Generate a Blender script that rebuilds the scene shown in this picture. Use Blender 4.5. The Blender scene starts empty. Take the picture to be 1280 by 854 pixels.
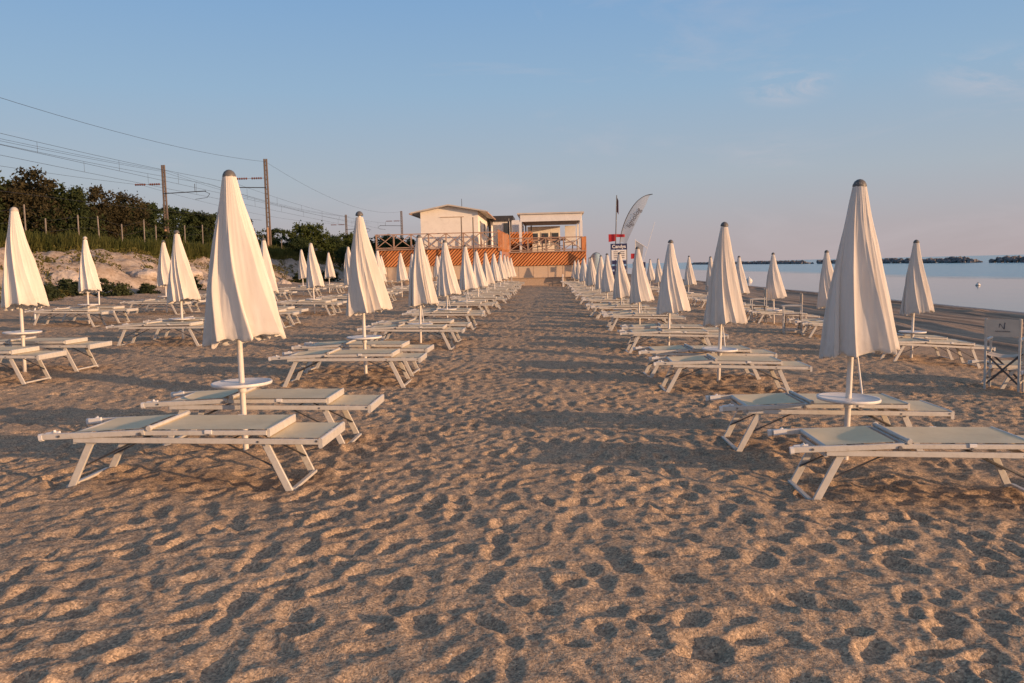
import bpy, math, random
import numpy as np
from mathutils import Vector, Matrix
R = math.radians
random.seed(7)
rng = np.random.default_rng(11)
scene = bpy.context.scene
COL = scene.collection

# ------------------------------------------------------------------ camera
cam_d = bpy.data.cameras.new('camera'); cam = bpy.data.objects.new('camera', cam_d); COL.objects.link(cam)
cam_d.sensor_width = 36; cam_d.lens = 29.25; cam_d.clip_end = 20000; cam_d.clip_start = 0.05
PITCH, YAW, ROLL = R(5.16), R(2.42), R(1.35)
cam.matrix_world = (Matrix.Translation((0, 0, 1.6)) @ Matrix.Rotation(YAW, 4, 'Z') @
                    Matrix.Rotation(R(90) - PITCH, 4, 'X') @ Matrix.Rotation(-ROLL, 4, 'Z'))
scene.camera = cam
scene.view_settings.view_transform = 'Standard'; scene.view_settings.look = 'None'
scene.view_settings.exposure = 0; scene.view_settings.gamma = 1

# ------------------------------------------------------------------ light
SUN_EL, SUN_AZ = R(7.5), R(116.0)          # azimuth clockwise from +Y (the walkway direction)
S = Vector((math.sin(SUN_AZ)*math.cos(SUN_EL), math.cos(SUN_AZ)*math.cos(SUN_EL), math.sin(SUN_EL)))
sl = bpy.data.lights.new('sun', 'SUN'); sl.energy = 5.0; sl.angle = R(0.55); sl.color = (1.0, 0.60, 0.32)
so = bpy.data.objects.new('sun', sl); COL.objects.link(so)
so.rotation_euler = S.to_track_quat('Z', 'Y').to_euler(); so.location = (40, -20, 20)

world = bpy.data.worlds.new('World'); scene.world = world; world.use_nodes = True
wn = world.node_tree.nodes; wl = world.node_tree.links
for n in list(wn): wn.remove(n)
def wnode(t, **k):
    n = wn.new(t)
    for a, b in k.items(): setattr(n, a, b)
    return n
wout = wnode('ShaderNodeOutputWorld'); bg = wnode('ShaderNodeBackground'); bg.inputs[1].default_value = 0.12
sky = wnode('ShaderNodeTexSky', sky_type='NISHITA', sun_disc=False, sun_elevation=SUN_EL, sun_rotation=SUN_AZ,
            air_density=1.0, dust_density=1.2, ozone_density=1.5)
geo = wnode('ShaderNodeTexCoord'); sep = wnode('ShaderNodeSeparateXYZ')
wl.new(geo.outputs['Generated'], sep.inputs[0])
ramp = wnode('ShaderNodeValToRGB'); cr = ramp.color_ramp
def srgb(r, g, b):
    f = lambda c: (c/255/12.92) if c/255 <= 0.04045 else ((c/255+0.055)/1.055)**2.4
    return (f(r), f(g), f(b), 1)
stops = [(0.0, (184, 171, 174)), (0.035, (182, 174, 180)), (0.10, (173, 183, 195)), (0.20, (151, 181, 209)), (0.33, (125, 167, 212)), (0.45, (104, 147, 198)), (0.62, (82, 124, 160)), (1.0, (64, 106, 140))]
while len(cr.elements) < len(stops): cr.elements.new(0.5)
for e, (p, c) in zip(cr.elements, stops): e.position = p; e.color = srgb(*c)
wl.new(sep.outputs['Z'], ramp.inputs[0])
gain = wnode('ShaderNodeVectorMath', operation='SCALE'); gain.inputs['Scale'].default_value = 1/0.12
wl.new(ramp.outputs[0], gain.inputs[0])
mix = wnode('ShaderNodeMixRGB', blend_type='MIX'); mix.inputs[0].default_value = 0.10
wl.new(gain.outputs[0], mix.inputs[1]); wl.new(sky.outputs[0], mix.inputs[2])
# thin cirrus wisps
mp = wnode('ShaderNodeMapping'); mp.inputs['Scale'].default_value = (2.2, 2.2, 9.0); mp.inputs['Rotation'].default_value = (0.15, 0.35, 0)
wl.new(geo.outputs['Generated'], mp.inputs[0])
cn = wnode('ShaderNodeTexNoise'); cn.inputs['Scale'].default_value = 1.5; cn.inputs['Detail'].default_value = 9; cn.inputs['Roughness'].default_value = 0.62; cn.inputs['Distortion'].default_value = 0.6
wl.new(mp.outputs[0], cn.inputs['Vector'])
cm = wnode('ShaderNodeMapRange'); cm.inputs[1].default_value = 0.56; cm.inputs[2].default_value = 0.85; cm.inputs[3].default_value = 0; cm.inputs[4].default_value = 0.34
wl.new(cn.outputs[0], cm.inputs[0])
mix2 = wnode('ShaderNodeMixRGB'); mix2.inputs[2].default_value = [c/0.12 for c in srgb(206, 196, 200)[:3]]+[1]
wl.new(cm.outputs[0], mix2.inputs[0]); wl.new(mix.outputs[0], mix2.inputs[1])
# two brighter wisps, each at its own bearing in the sky
prev = mix2.outputs[0]
for cdir, spread, amt in (((0.2692, 0.9443, 0.1893), 0.050, 0.75), ((0.4538, 0.8719, 0.1838), 0.065, 0.55), ((0.2603, 0.958, 0.1206), 0.06, 0.25)):
    vs_ = wnode('ShaderNodeVectorMath', operation='SUBTRACT'); wl.new(geo.outputs['Generated'], vs_.inputs[0]); vs_.inputs[1].default_value = cdir
    rot_ = wnode('ShaderNodeMapping'); rot_.inputs['Rotation'].default_value = (0, 0.42, 0); rot_.inputs['Scale'].default_value = (1.0, 1.0, 2.6); wl.new(vs_.outputs[0], rot_.inputs[0])
    ln = wnode('ShaderNodeVectorMath', operation='LENGTH'); wl.new(rot_.outputs[0], ln.inputs[0])
    fall = wnode('ShaderNodeMapRange', interpolation_type='SMOOTHERSTEP'); wl.new(ln.outputs['Value'], fall.inputs[0])
    for q_, v_ in ((1, 0.0), (2, spread*1.5), (3, 1.0), (4, 0.0)): fall.inputs[q_].default_value = v_
    m_ = wnode('ShaderNodeMapping'); m_.inputs['Rotation'].default_value = (0, 0.5, 0); m_.inputs['Scale'].default_value = (9, 9, 34); wl.new(geo.outputs['Generated'], m_.inputs[0])
    n_ = wnode('ShaderNodeTexNoise'); n_.inputs['Scale'].default_value = 1.4; n_.inputs['Detail'].default_value = 8; n_.inputs['Roughness'].default_value = 0.65; n_.inputs['Distortion'].default_value = 0.8; wl.new(m_.outputs[0], n_.inputs['Vector'])
    r_ = wnode('ShaderNodeMapRange'); wl.new(n_.outputs[0], r_.inputs[0])
    for q_, v_ in ((1, 0.42), (2, 0.72), (3, 0.0), (4, amt)): r_.inputs[q_].default_value = v_
    p_ = wnode('ShaderNodeMath', operation='MULTIPLY'); wl.new(fall.outputs[0], p_.inputs[0]); wl.new(r_.outputs[0], p_.inputs[1])
    x_ = wnode('ShaderNodeMixRGB'); x_.inputs[2].default_value = [c/0.12 for c in srgb(205, 198, 204)[:3]]+[1]; wl.new(p_.outputs[0], x_.inputs[0]); wl.new(prev, x_.inputs[1]); prev = x_.outputs[0]
# the warm glow of the sky around the low sun
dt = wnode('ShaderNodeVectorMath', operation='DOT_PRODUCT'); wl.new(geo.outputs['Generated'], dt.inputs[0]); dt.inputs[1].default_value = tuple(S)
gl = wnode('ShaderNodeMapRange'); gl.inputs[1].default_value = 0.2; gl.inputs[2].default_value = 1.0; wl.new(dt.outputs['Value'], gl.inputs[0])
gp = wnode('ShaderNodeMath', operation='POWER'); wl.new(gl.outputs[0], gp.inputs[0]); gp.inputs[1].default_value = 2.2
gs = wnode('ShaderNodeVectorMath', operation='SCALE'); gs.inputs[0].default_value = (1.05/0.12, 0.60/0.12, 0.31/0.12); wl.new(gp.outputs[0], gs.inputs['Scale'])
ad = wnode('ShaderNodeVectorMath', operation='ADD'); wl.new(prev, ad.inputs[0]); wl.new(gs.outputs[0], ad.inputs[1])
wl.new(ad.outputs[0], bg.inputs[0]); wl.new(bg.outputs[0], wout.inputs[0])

# ------------------------------------------------------------------ materials
class NT:
    def __init__(s, name):
        s.m = bpy.data.materials.new(name); s.m.use_nodes = True
        s.n = s.m.node_tree.nodes; s.l = s.m.node_tree.links
        s.b = s.n['Principled BSDF']; s.out = s.n['Material Output']
    def new(s, t, ins=None, **k):
        n = s.n.new(t)
        for a, v in k.items(): setattr(n, a, v)
        if ins:
            for a, v in ins.items():
                if hasattr(v, 'is_output') or isinstance(v, bpy.types.NodeSocket): s.l.new(v, n.inputs[a])
                else: n.inputs[a].default_value = v
        return n
    def noise(s, scale, detail=4, rough=0.55, vec=None, dist=0):
        i = {'Scale': scale, 'Detail': detail, 'Roughness': rough, 'Distortion': dist}
        if vec is not None: i['Vector'] = vec
        return s.new('ShaderNodeTexNoise', i)
    def mr(s, val, a, b, c, d):
        return s.new('ShaderNodeMapRange', {0: val, 1: a, 2: b, 3: c, 4: d}).outputs[0]
    def mixc(s, f, a, b, mode='MIX'):
        n = s.new('ShaderNodeMixRGB', {0: f, 1: a, 2: b}, blend_type=mode); return n.outputs[0]
    def math(s, op, a, b=0.0, clamp=False):
        return s.new('ShaderNodeMath', {0: a, 1: b}, operation=op, use_clamp=clamp).outputs[0]
    def bump(s, h, strength, dist, normal=None):
        i = {'Height': h, 'Strength': strength, 'Distance': dist}
        if normal is not None: i['Normal'] = normal
        return s.new('ShaderNodeBump', i).outputs[0]
def c4(c): return (c[0], c[1], c[2], 1)
def simple(name, col, rough=0.6, metal=0.0, var=0.15, scale=8, bump=0.0, bscale=60, bdist=0.003, spec=0.4, dirt=None, coord='Object'):
    t = NT(name); tc = t.new('ShaderNodeTexCoord').outputs[coord]
    n = t.noise(scale, 5, 0.6, tc)
    lo = tuple(max(0, v*(1-var)) for v in col); hi = tuple(min(1, v*(1+var)) for v in col)
    colr = t.mixc(t.mr(n.outputs[0], 0.3, 0.7, 0, 1), c4(lo), c4(hi))
    if dirt:
        n2 = t.noise(scale*2.7, 6, 0.7, tc)
        colr = t.mixc(t.mr(n2.outputs[0], 0.52, 0.75, 0, 0.7), colr, c4(dirt))
    t.l.new(colr, t.b.inputs['Base Color'])
    t.b.inputs['Roughness'].default_value = rough; t.b.inputs['Metallic'].default_value = metal
    t.b.inputs['Specular IOR Level'].default_value = spec
    if bump:
        n3 = t.noise(bscale, 4, 0.6, tc)
        t.l.new(t.bump(n3.outputs[0], bump, bdist), t.b.inputs['Normal'])
    return t.m
M = {}
M['frame'] = simple('white_painted_aluminium', (0.56, 0.54, 0.50), 0.4, 0.0, 0.08, 14, 0.15, 90, 0.001, 0.5, dirt=(0.42, 0.36, 0.28))
M['steel'] = simple('dull_steel', (0.25, 0.25, 0.26), 0.4, 0.8, 0.15, 20)
M['plastic_white'] = simple('white_plastic', (0.74, 0.73, 0.71), 0.4, 0, 0.06, 9, dirt=(0.55, 0.49, 0.42))
M['cap'] = simple('grey_plastic_cap', (0.13, 0.125, 0.12), 0.45, 0, 0.15, 20)
M['capcream'] = simple('cream_plastic_cap', (0.52, 0.48, 0.42), 0.5, 0, 0.1, 20)
M['pole'] = simple('cream_painted_pole', (0.70, 0.66, 0.60), 0.35, 0, 0.05, 10, dirt=(0.52, 0.47, 0.40))
M['darkmetal'] = simple('dark_strut_metal', (0.10, 0.10, 0.105), 0.45, 0.5, 0.2, 20)

def sling_mat():
    t = NT('woven_mesh_sling'); tc = t.new('ShaderNodeTexCoord').outputs['Object']
    w1 = t.new('ShaderNodeTexWave', {'Vector': tc, 'Scale': 90.0, 'Distortion': 0.3}, bands_direction='X').outputs['Fac']
    w2 = t.new('ShaderNodeTexWave', {'Vector': tc, 'Scale': 90.0, 'Distortion': 0.3}, bands_direction='Y').outputs['Fac']
    w = t.math('MULTIPLY', w1, w2)
    n = t.noise(3.5, 6, 0.65, tc).outputs[0]
    base = t.mixc(t.mr(n, 0.35, 0.68, 0, 1), (0.74, 0.60, 0.37, 1), (0.84, 0.70, 0.46, 1))
    base = t.mixc(t.mr(t.noise(11, 6, 0.7, tc).outputs[0], 0.55, 0.8, 0, 0.55), base, (0.56, 0.46, 0.32, 1))
    base = t.mixc(t.math('MULTIPLY', w, 0.18), base, (0.7, 0.66, 0.54, 1))
    t.l.new(base, t.b.inputs['Base Color']); t.b.inputs['Roughness'].default_value = 0.7
    t.l.new(t.bump(w, 0.25, 0.001), t.b.inputs['Normal'])
    return t.m
M['sling'] = sling_mat()

def fabric_mat():
    t = NT('cream_umbrella_canvas'); tc = t.new('ShaderNodeTexCoord').outputs['Object']
    st = t.new('ShaderNodeMapping', {'Vector': tc, 'Scale': (1, 1, 0.18)}).outputs[0]
    n = t.noise(7, 6, 0.6, st).outputs[0]
    oi = t.new('ShaderNodeObjectInfo').outputs['Random']
    c = t.mixc(t.mr(n, 0.3, 0.7, 0, 1), (0.80, 0.76, 0.71, 1), (0.89, 0.86, 0.82, 1))
    c = t.mixc(t.math('MULTIPLY', oi, 0.25), c, (0.66, 0.57, 0.46, 1))
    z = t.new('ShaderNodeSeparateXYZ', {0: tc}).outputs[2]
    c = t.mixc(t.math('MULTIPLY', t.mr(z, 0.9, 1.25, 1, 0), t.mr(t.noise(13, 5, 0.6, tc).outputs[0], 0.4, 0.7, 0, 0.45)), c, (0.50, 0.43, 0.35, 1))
    st2 = t.new('ShaderNodeMapping', {'Vector': tc, 'Scale': (1, 1, 0.35)}).outputs[0]
    wr = t.noise(8, 4, 0.55, st2, 0.5).outputs[0]
    nrm = t.bump(wr, 0.5, 0.009)
    nrm = t.bump(t.noise(420, 2, 0.5, tc).outputs[0], 0.12, 0.001, nrm)
    d = t.new('ShaderNodeBsdfDiffuse', {'Color': c, 'Roughness': 0.8, 'Normal': nrm}).outputs[0]
    tr = t.new('ShaderNodeBsdfTranslucent', {'Color': c, 'Normal': nrm}).outputs[0]
    mx = t.new('ShaderNodeMixShader', {0: 0.14, 1: d, 2: tr}).outputs[0]
    t.l.new(mx, t.out.inputs['Surface'])
    return t.m
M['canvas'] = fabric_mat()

def sand_mat():
    t = NT('beach_sand'); P = t.new('ShaderNodeNewGeometry').outputs['Position']
    sx = t.new('ShaderNodeSeparateXYZ', {0: P}); X, Z = sx.outputs[0], sx.outputs[2]
    vor = t.new('ShaderNodeTexVoronoi', {'Vector': P, 'Scale': 105.0, 'Randomness': 1.0}, feature='F1')
    g = t.new('ShaderNodeSeparateXYZ', {0: vor.outputs['Color']}).outputs[0]
    big = t.noise(0.9, 6, 0.6, P).outputs[0]; med = t.noise(9, 5, 0.65, P).outputs[0]; fine = t.noise(60, 4, 0.7, P).outputs[0]
    c = t.mixc(t.mr(big, 0.35, 0.65, 0, 1), (0.475, 0.350, 0.238, 1), (0.560, 0.418, 0.285, 1))
    c = t.mixc(t.mr(med, 0.35, 0.7, 0, 0.5), c, (0.385, 0.292, 0.215, 1))
    grain = t.mixc(t.mr(g, 0.0, 1.0, 0, 1), (0.40, 0.41, 0.44, 1), (1.55, 1.52, 1.46, 1))
    c = t.mixc(0.85, c, grain, 'MULTIPLY')
    vb = t.new('ShaderNodeTexVoronoi', {'Vector': P, 'Scale': 48.0, 'Randomness': 1.0}, feature='F1')
    gb = t.new('ShaderNodeSeparateXYZ', {0: vb.outputs['Color']}).outputs[1]
    c = t.mixc(0.40, c, t.mixc(gb, (0.55, 0.56, 0.60, 1), (1.40, 1.38, 1.32, 1)), 'MULTIPLY')
    c = t.mixc(t.mr(fine, 0.35, 0.7, 0, 0.35), c, (0.25, 0.19, 0.145, 1))
    # scattered pale shell crumbs and dark pebbles
    v2 = t.new('ShaderNodeTexVoronoi', {'Vector': P, 'Scale': 26.0}, feature='F1')
    r2 = t.new('ShaderNodeSeparateXYZ', {0: v2.outputs['Color']})
    shell = t.math('MULTIPLY', t.math('LESS_THAN', v2.outputs['Distance'], 0.10), t.math('GREATER_THAN', r2.outputs[0], 0.82))
    c = t.mixc(shell, c, (0.62, 0.57, 0.50, 1))
    peb = t.math('MULTIPLY', t.math('LESS_THAN', v2.outputs['Distance'], 0.13), t.math('LESS_THAN', r2.outputs[0], 0.10))
    c = t.mixc(peb, c, (0.12, 0.10, 0.09, 1))
    # raked, damper sand towards the sea
    mp = t.new('ShaderNodeMapping', {'Vector': P, 'Scale': (1.0, 0.03, 0.0)}).outputs[0]
    streak = t.noise(1.9, 6, 0.7, mp).outputs[0]
    dcol = t.mixc(t.mr(streak, 0.42, 0.62, 0, 1), (0.25, 0.18, 0.13, 1), (0.50, 0.375, 0.275, 1))
    wob = t.math('ADD', X, t.mr(t.noise(0.25, 4, 0.6, P).outputs[0], 0, 1, -1.2, 1.2))
    c = t.mixc(t.mr(wob, 8.5, 10.5, 0, 0.85), c, dcol)
    # weed line and wet edge
    weed = t.math('MULTIPLY', t.mr(wob, 18.6, 19.0, 0, 1), t.mr(wob, 19.5, 20.0, 1, 0))
    weed = t.math('MULTIPLY', weed, t.mr(t.noise(3.0, 5, 0.7, P).outputs[0], 0.35, 0.55, 0, 1))
    c = t.mixc(weed, c, (0.06, 0.048, 0.036, 1))
    c = t.mixc(t.mr(Z, -1.0, -0.93, 1, 0), c, (0.105, 0.085, 0.07, 1))
    # pale sandstone bank, then inland soil
    bk = t.mr(t.math('ADD', X, t.mr(big, 0, 1, -0.8, 0.8)), -19.2, -20.4, 0, 1)
    bc = t.mixc(t.mr(t.noise(1.6, 7, 0.7, P).outputs[0], 0.38, 0.6, 0, 1), (0.36, 0.27, 0.195, 1), (0.55, 0.455, 0.365, 1))
    bc = t.mixc(t.mr(t.noise(5, 6, 0.7, P).outputs[0], 0.5, 0.68, 0, 0.8), bc, (0.20, 0.15, 0.11, 1))
    c = t.mixc(bk, c, bc)
    c = t.mixc(t.mr(X, -27.0, -28.5, 0, 1), c, (0.06, 0.07, 0.03, 1))
    t.l.new(c, t.b.inputs['Base Color'])
    t.l.new(t.mr(Z, -1.0, -0.90, 0.25, 0.95), t.b.inputs['Roughness']); t.b.inputs['Specular IOR Level'].default_value = 0.2
    nb = t.bump(t.noise(12, 5, 0.65, P).outputs[0], 0.65, 0.035)
    nb = t.bump(t.noise(60, 4, 0.75, P).outputs[0], 0.7, 0.010, nb)
    nb = t.bump(g, 0.8, 0.004, nb)
    t.l.new(nb, t.b.inputs['Normal'])
    return t.m
M['sand'] = sand_mat()

def sea_mat():
    t = NT('calm_sea'); P = t.new('ShaderNodeNewGeometry').outputs['Position']
    X = t.new('ShaderNodeSeparateXYZ', {0: P}).outputs[0]
    wob = t.math('ADD', X, t.mr(t.noise(0.02, 4, 0.6, P).outputs[0], 0, 1, -14, 14))
    ruf = t.mr(wob, 46, 56, 0, 1)
    t.l.new(t.mixc(ruf, (0.115, 0.130, 0.135, 1), (0.06, 0.30, 0.40, 1)), t.b.inputs['Base Color'])  # bluer reflection of high sky put into the ruffled band's base colour
    t.l.new(t.mr(ruf, 0, 1, 0.05, 0.16), t.b.inputs['Roughness']); t.b.inputs['IOR'].default_value = 1.33
    m1 = t.new('ShaderNodeMapping', {'Vector': P, 'Scale': (1, 0.35, 1)}).outputs[0]
    w = t.noise(1.4, 5, 0.6, m1).outputs[0]; w2 = t.noise(0.25, 3, 0.5, m1).outputs[0]
    h = t.math('ADD', t.math('MULTIPLY', w, 0.5), w2)
    b = t.new('ShaderNodeBump', {'Height': h, 'Strength': t.mr(ruf, 0, 1, 0.05, 1.0), 'Distance': 0.30}).outputs[0]
    t.l.new(b, t.b.inputs['Normal'])
    return t.m
M['sea'] = sea_mat()

def leaf_mat(name, a, b, trans=0.25):
    t = NT(name); P = t.new('ShaderNodeNewGeometry').outputs['Position']
    n = t.noise(0.7, 4, 0.6, P).outputs[0]; n2 = t.noise(7, 3, 0.6, P).outputs[0]
    c = t.mixc(t.mr(n, 0.35, 0.65, 0, 1), c4(a), c4(b)); c = t.mixc(t.mr(n2, 0.3, 0.7, 0, 0.6), c, c4(tuple(v*0.45 for v in a)))
    d = t.new('ShaderNodeBsdfDiffuse', {'Color': c}).outputs[0]; tr = t.new('ShaderNodeBsdfTranslucent', {'Color': c}).outputs[0]
    t.l.new(t.new('ShaderNodeMixShader', {0: trans, 1: d, 2: tr}).outputs[0], t.out.inputs['Surface'])
    return t.m
M['leaf_dark'] = leaf_mat('dark_foliage', (0.045, 0.062, 0.028), (0.085, 0.105, 0.042))
M['leaf_brown'] = leaf_mat('dry_brown_foliage', (0.070, 0.064, 0.036), (0.105, 0.088, 0.048))
M['leaf_mid'] = leaf_mat('mid_green_foliage', (0.065, 0.092, 0.032), (0.12, 0.145, 0.05))
M['leaf_pine'] = leaf_mat('pine_foliage', (0.050, 0.076, 0.036), (0.095, 0.120, 0.050))
M['reed'] = leaf_mat('reed_grass', (0.080, 0.100, 0.030), (0.15, 0.15, 0.055))
M['cover'] = leaf_mat('dune_cover', (0.11, 0.115, 0.035), (0.20, 0.17, 0.06))
M['shrub'] = leaf_mat('dune_shrub_leaf', (0.055, 0.075, 0.040), (0.10, 0.12, 0.06))
M['red_leaf'] = leaf_mat('red_flowers', (0.45, 0.05, 0.04), (0.6, 0.08, 0.05))
M['bark'] = simple('bark', (0.10, 0.075, 0.055), 0.9, 0, 0.3, 5, 0.6, 20, 0.02)
M['rock'] = simple('breakwater_rock', (0.19, 0.18, 0.18), 0.85, 0, 0.45, 0.6, 0.7, 3, 0.15, coord='Object')
M['boulder'] = simple('pale_sandstone', (0.46, 0.40, 0.35), 0.9, 0, 0.25, 2.2, 0.8, 9, 0.05, dirt=(0.25, 0.2, 0.15))
def wood_mat(name, a, b, rough=0.6):
    t = NT(name); tc = t.new('ShaderNodeTexCoord').outputs['Object']
    n = t.noise(2.2, 6, 0.7, tc).outputs[0]; n2 = t.noise(23, 4, 0.7, tc).outputs[0]
    isl = t.new('ShaderNodeNewGeometry').outputs['Random Per Island']
    c = t.mixc(t.mr(n, 0.3, 0.7, 0, 1), c4(a), c4(b)); c = t.mixc(t.math('MULTIPLY', isl, 0.45), c, c4(tuple(v*0.5 for v in a)))
    c = t.mixc(t.mr(n2, 0.5, 0.75, 0, 0.4), c, c4(tuple(v*0.6 for v in a)))
    t.l.new(c, t.b.inputs['Base Color']); t.b.inputs['Roughness'].default_value = rough
    return t.m
M['orangewood'] = wood_mat('orange_stained_wood', (0.72, 0.25, 0.075), (0.88, 0.36, 0.13))
M['railwood'] = wood_mat('weathered_rail_wood', (0.42, 0.27, 0.19), (0.55, 0.37, 0.27))
M['darkgap'] = simple('dark_backing', (0.13, 0.045, 0.02), 0.9)
M['plaster'] = simple('cream_plaster', (0.62, 0.47, 0.33), 0.85, 0, 0.06, 1.2, 0.3, 30, 0.01, dirt=(0.62, 0.53, 0.43))
M['hutwall'] = simple('white_render', (0.88, 0.83, 0.74), 0.8, 0, 0.05, 0.8, 0.2, 20, 0.01, dirt=(0.68, 0.62, 0.54))
M['seam'] = simple('panel_seam', (0.46, 0.34, 0.24), 0.8)
M['roof'] = simple('pale_roof_sheet', (0.55, 0.50, 0.44), 0.7, 0, 0.12, 2)
M['roofdark'] = simple('dark_roof', (0.045, 0.045, 0.05), 0.6, 0, 0.2, 2)
M['white'] = simple('white_paint', (0.78, 0.76, 0.73), 0.5, 0, 0.05, 3, dirt=(0.62, 0.58, 0.53))
M['shade'] = simple('grey_ceiling', (0.30, 0.27, 0.26), 0.8, 0, 0.1, 2)
M['concrete'] = simple('old_concrete', (0.17, 0.135, 0.115), 0.9, 0, 0.2, 3, 0.5, 20, 0.01)
M['wire'] = simple('dark_cable', (0.05, 0.05, 0.055), 0.6, 0.3)
M['insul'] = simple('brown_insulator', (0.22, 0.08, 0.05), 0.3)
M['postgrey'] = simple('grey_fence_post', (0.26, 0.23, 0.20), 0.8, 0, 0.2, 6)
M['red'] = simple('red_cloth', (0.36, 0.018, 0.028), 0.7)
M['darkcloth'] = simple('dark_cloth', (0.10, 0.04, 0.06), 0.8)
M['navy'] = simple('navy_sign', (0.03, 0.035, 0.10), 0.4)
M['banner'] = simple('pale_banner', (0.30, 0.34, 0.40), 0.7)
M['ink'] = simple('grey_ink', (0.10, 0.10, 0.12), 0.7)
M['inkpale'] = simple('faded_ink', (0.10, 0.10, 0.12), 0.7)
M['chairfab'] = simple('sand_canvas', (0.62, 0.53, 0.43), 0.85, 0, 0.08, 6, 0.3, 300, 0.001)
M['blue'] = simple('pale_blue_nylon', (0.30, 0.42, 0.50), 0.5)
M['buoywhite'] = simple('buoy_white', (0.75, 0.72, 0.66), 0.5)
M['buoydark'] = simple('buoy_dark', (0.05, 0.05, 0.05), 0.5)
def glass_mat():
    t = NT('window_glass'); t.b.inputs['Base Color'].default_value = (0.05, 0.06, 0.07, 1); t.b.inputs['Roughness'].default_value = 0.08
    return t.m
M['glass'] = glass_mat()
def sheer_mat():
    t = NT('sheer_banner_cloth'); d = t.new('ShaderNodeBsdfDiffuse', {'Color': (0.34, 0.36, 0.40, 1)}).outputs[0]
    tr = t.new('ShaderNodeBsdfTransparent').outputs[0]; t.l.new(t.new('ShaderNodeMixShader', {0: 0.55, 1: tr, 2: d}).outputs[0], t.out.inputs['Surface']); return t.m
M['sheer'] = sheer_mat()

# ------------------------------------------------------------------ mesh helpers
class MB:
    def __init__(s): s.v = []; s.f = []; s.sm = []; s.mi = []; s.cur = 0
    def add(s, vs, fs, smooth=False):
        o = len(s.v); s.v += [tuple(v) for v in vs]
        for f in fs: s.f.append(tuple(i+o for i in f)); s.sm.append(smooth); s.mi.append(s.cur)
    def merge(s, other, mi=0):
        o = len(s.v); s.v += other.v
        for f, sm in zip(other.f, other.sm): s.f.append(tuple(i+o for i in f)); s.sm.append(sm); s.mi.append(mi)
    def box(s, c, d, rz=0):
        hx, hy, hz = d[0]/2, d[1]/2, d[2]/2; ca, sa = math.cos(rz), math.sin(rz)
        vs = []
        for z in (-hz, hz):
            for x, y in ((-hx, -hy), (hx, -hy), (hx, hy), (-hx, hy)):
                vs.append((c[0]+x*ca-y*sa, c[1]+x*sa+y*ca, c[2]+z))
        s.add(vs, [(0, 3, 2, 1), (4, 5, 6, 7), (0, 1, 5, 4), (1, 2, 6, 5), (2, 3, 7, 6), (3, 0, 4, 7)])
    def frame_of(s, p0, p1, up=(0, 0, 1)):
        p0 = Vector(p0); p1 = Vector(p1); d = (p1-p0).normalized(); u = Vector(up)
        if abs(d.dot(u)) > 0.98: u = Vector((1, 0, 0))
        a = d.cross(u).normalized(); b = a.cross(d).normalized()
        return p0, p1, a, b
    def bar(s, p0, p1, w, h, ch=0.15, up=(0, 0, 1)):
        """chamfered rectangular bar; w = width sideways, h = along up"""
        p0, p1, a, b = s.frame_of(p0, p1, up)
        c = min(w, h)*ch; x, y = w/2, h/2
        ring = [(x-c, -y), (x, -y+c), (x, y-c), (x-c, y), (-x+c, y), (-x, y-c), (-x, -y+c), (-x+c, -y)]
        vs = [p+a*u+b*v for p in (p0, p1) for u, v in ring]
        fs = [(i, (i+1) % 8, 8+(i+1) % 8, 8+i) for i in range(8)]+[tuple(range(7, -1, -1)), tuple(range(8, 16))]
        s.add(vs, fs)
    def tube(s, p0, p1, r0, r1=None, n=12, caps=True):
        r1 = r0 if r1 is None else r1
        p0, p1, a, b = s.frame_of(p0, p1)
        vs = [p+(a*math.cos(2*math.pi*i/n)+b*math.sin(2*math.pi*i/n))*r for p, r in ((p0, r0), (p1, r1)) for i in range(n)]
        s.add(vs, [(i, (i+1) % n, n+(i+1) % n, n+i) for i in range(n)], True)
        if caps: s.add(vs, [tuple(range(n-1, -1, -1)), tuple(range(n, 2*n))])
    def path(s, pts, r, n=6):
        for a, b in zip(pts[:-1], pts[1:]): s.tube(a, b, r, r, n, False)
    def lathe(s, prof, n=24, c=(0, 0, 0)):
        vs = [(c[0]+r*math.cos(2*math.pi*i/n), c[1]+r*math.sin(2*math.pi*i/n), c[2]+z) for r, z in prof for i in range(n)]
        fs = [(k*n+i, k*n+(i+1) % n, (k+1)*n+(i+1) % n, (k+1)*n+i) for k in range(len(prof)-1) for i in range(n)]
        s.add(vs, fs, True)
    def build(s, name, mat, parent=None, mesh_name=None):
        me = bpy.data.meshes.new(mesh_name or name); me.from_pydata(s.v, [], s.f); me.update()
        for m in (mat if isinstance(mat, (list, tuple)) else [mat]): me.materials.append(m)
        me.polygons.foreach_set('use_smooth', s.sm); me.polygons.foreach_set('material_index', s.mi)
        o = bpy.data.objects.new(name, me); COL.objects.link(o)
        if parent: o.parent = parent
        return o
def tag(o, label, cat, group=None):
    o['label'] = label; o['category'] = cat
    if group: o['group'] = group
    return o
def empty(name, loc=(0, 0, 0), rz=0):
    o = bpy.data.objects.new(name, None); COL.objects.link(o); o.location = loc; o.rotation_euler = (0, 0, rz); o.empty_display_size = 0.2
    return o
def copy_tree(o, parent=None):
    c = o.copy(); COL.objects.link(c); c.parent = parent
    for ch in list(o.children): copy_tree(ch, c)
    return c
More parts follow.
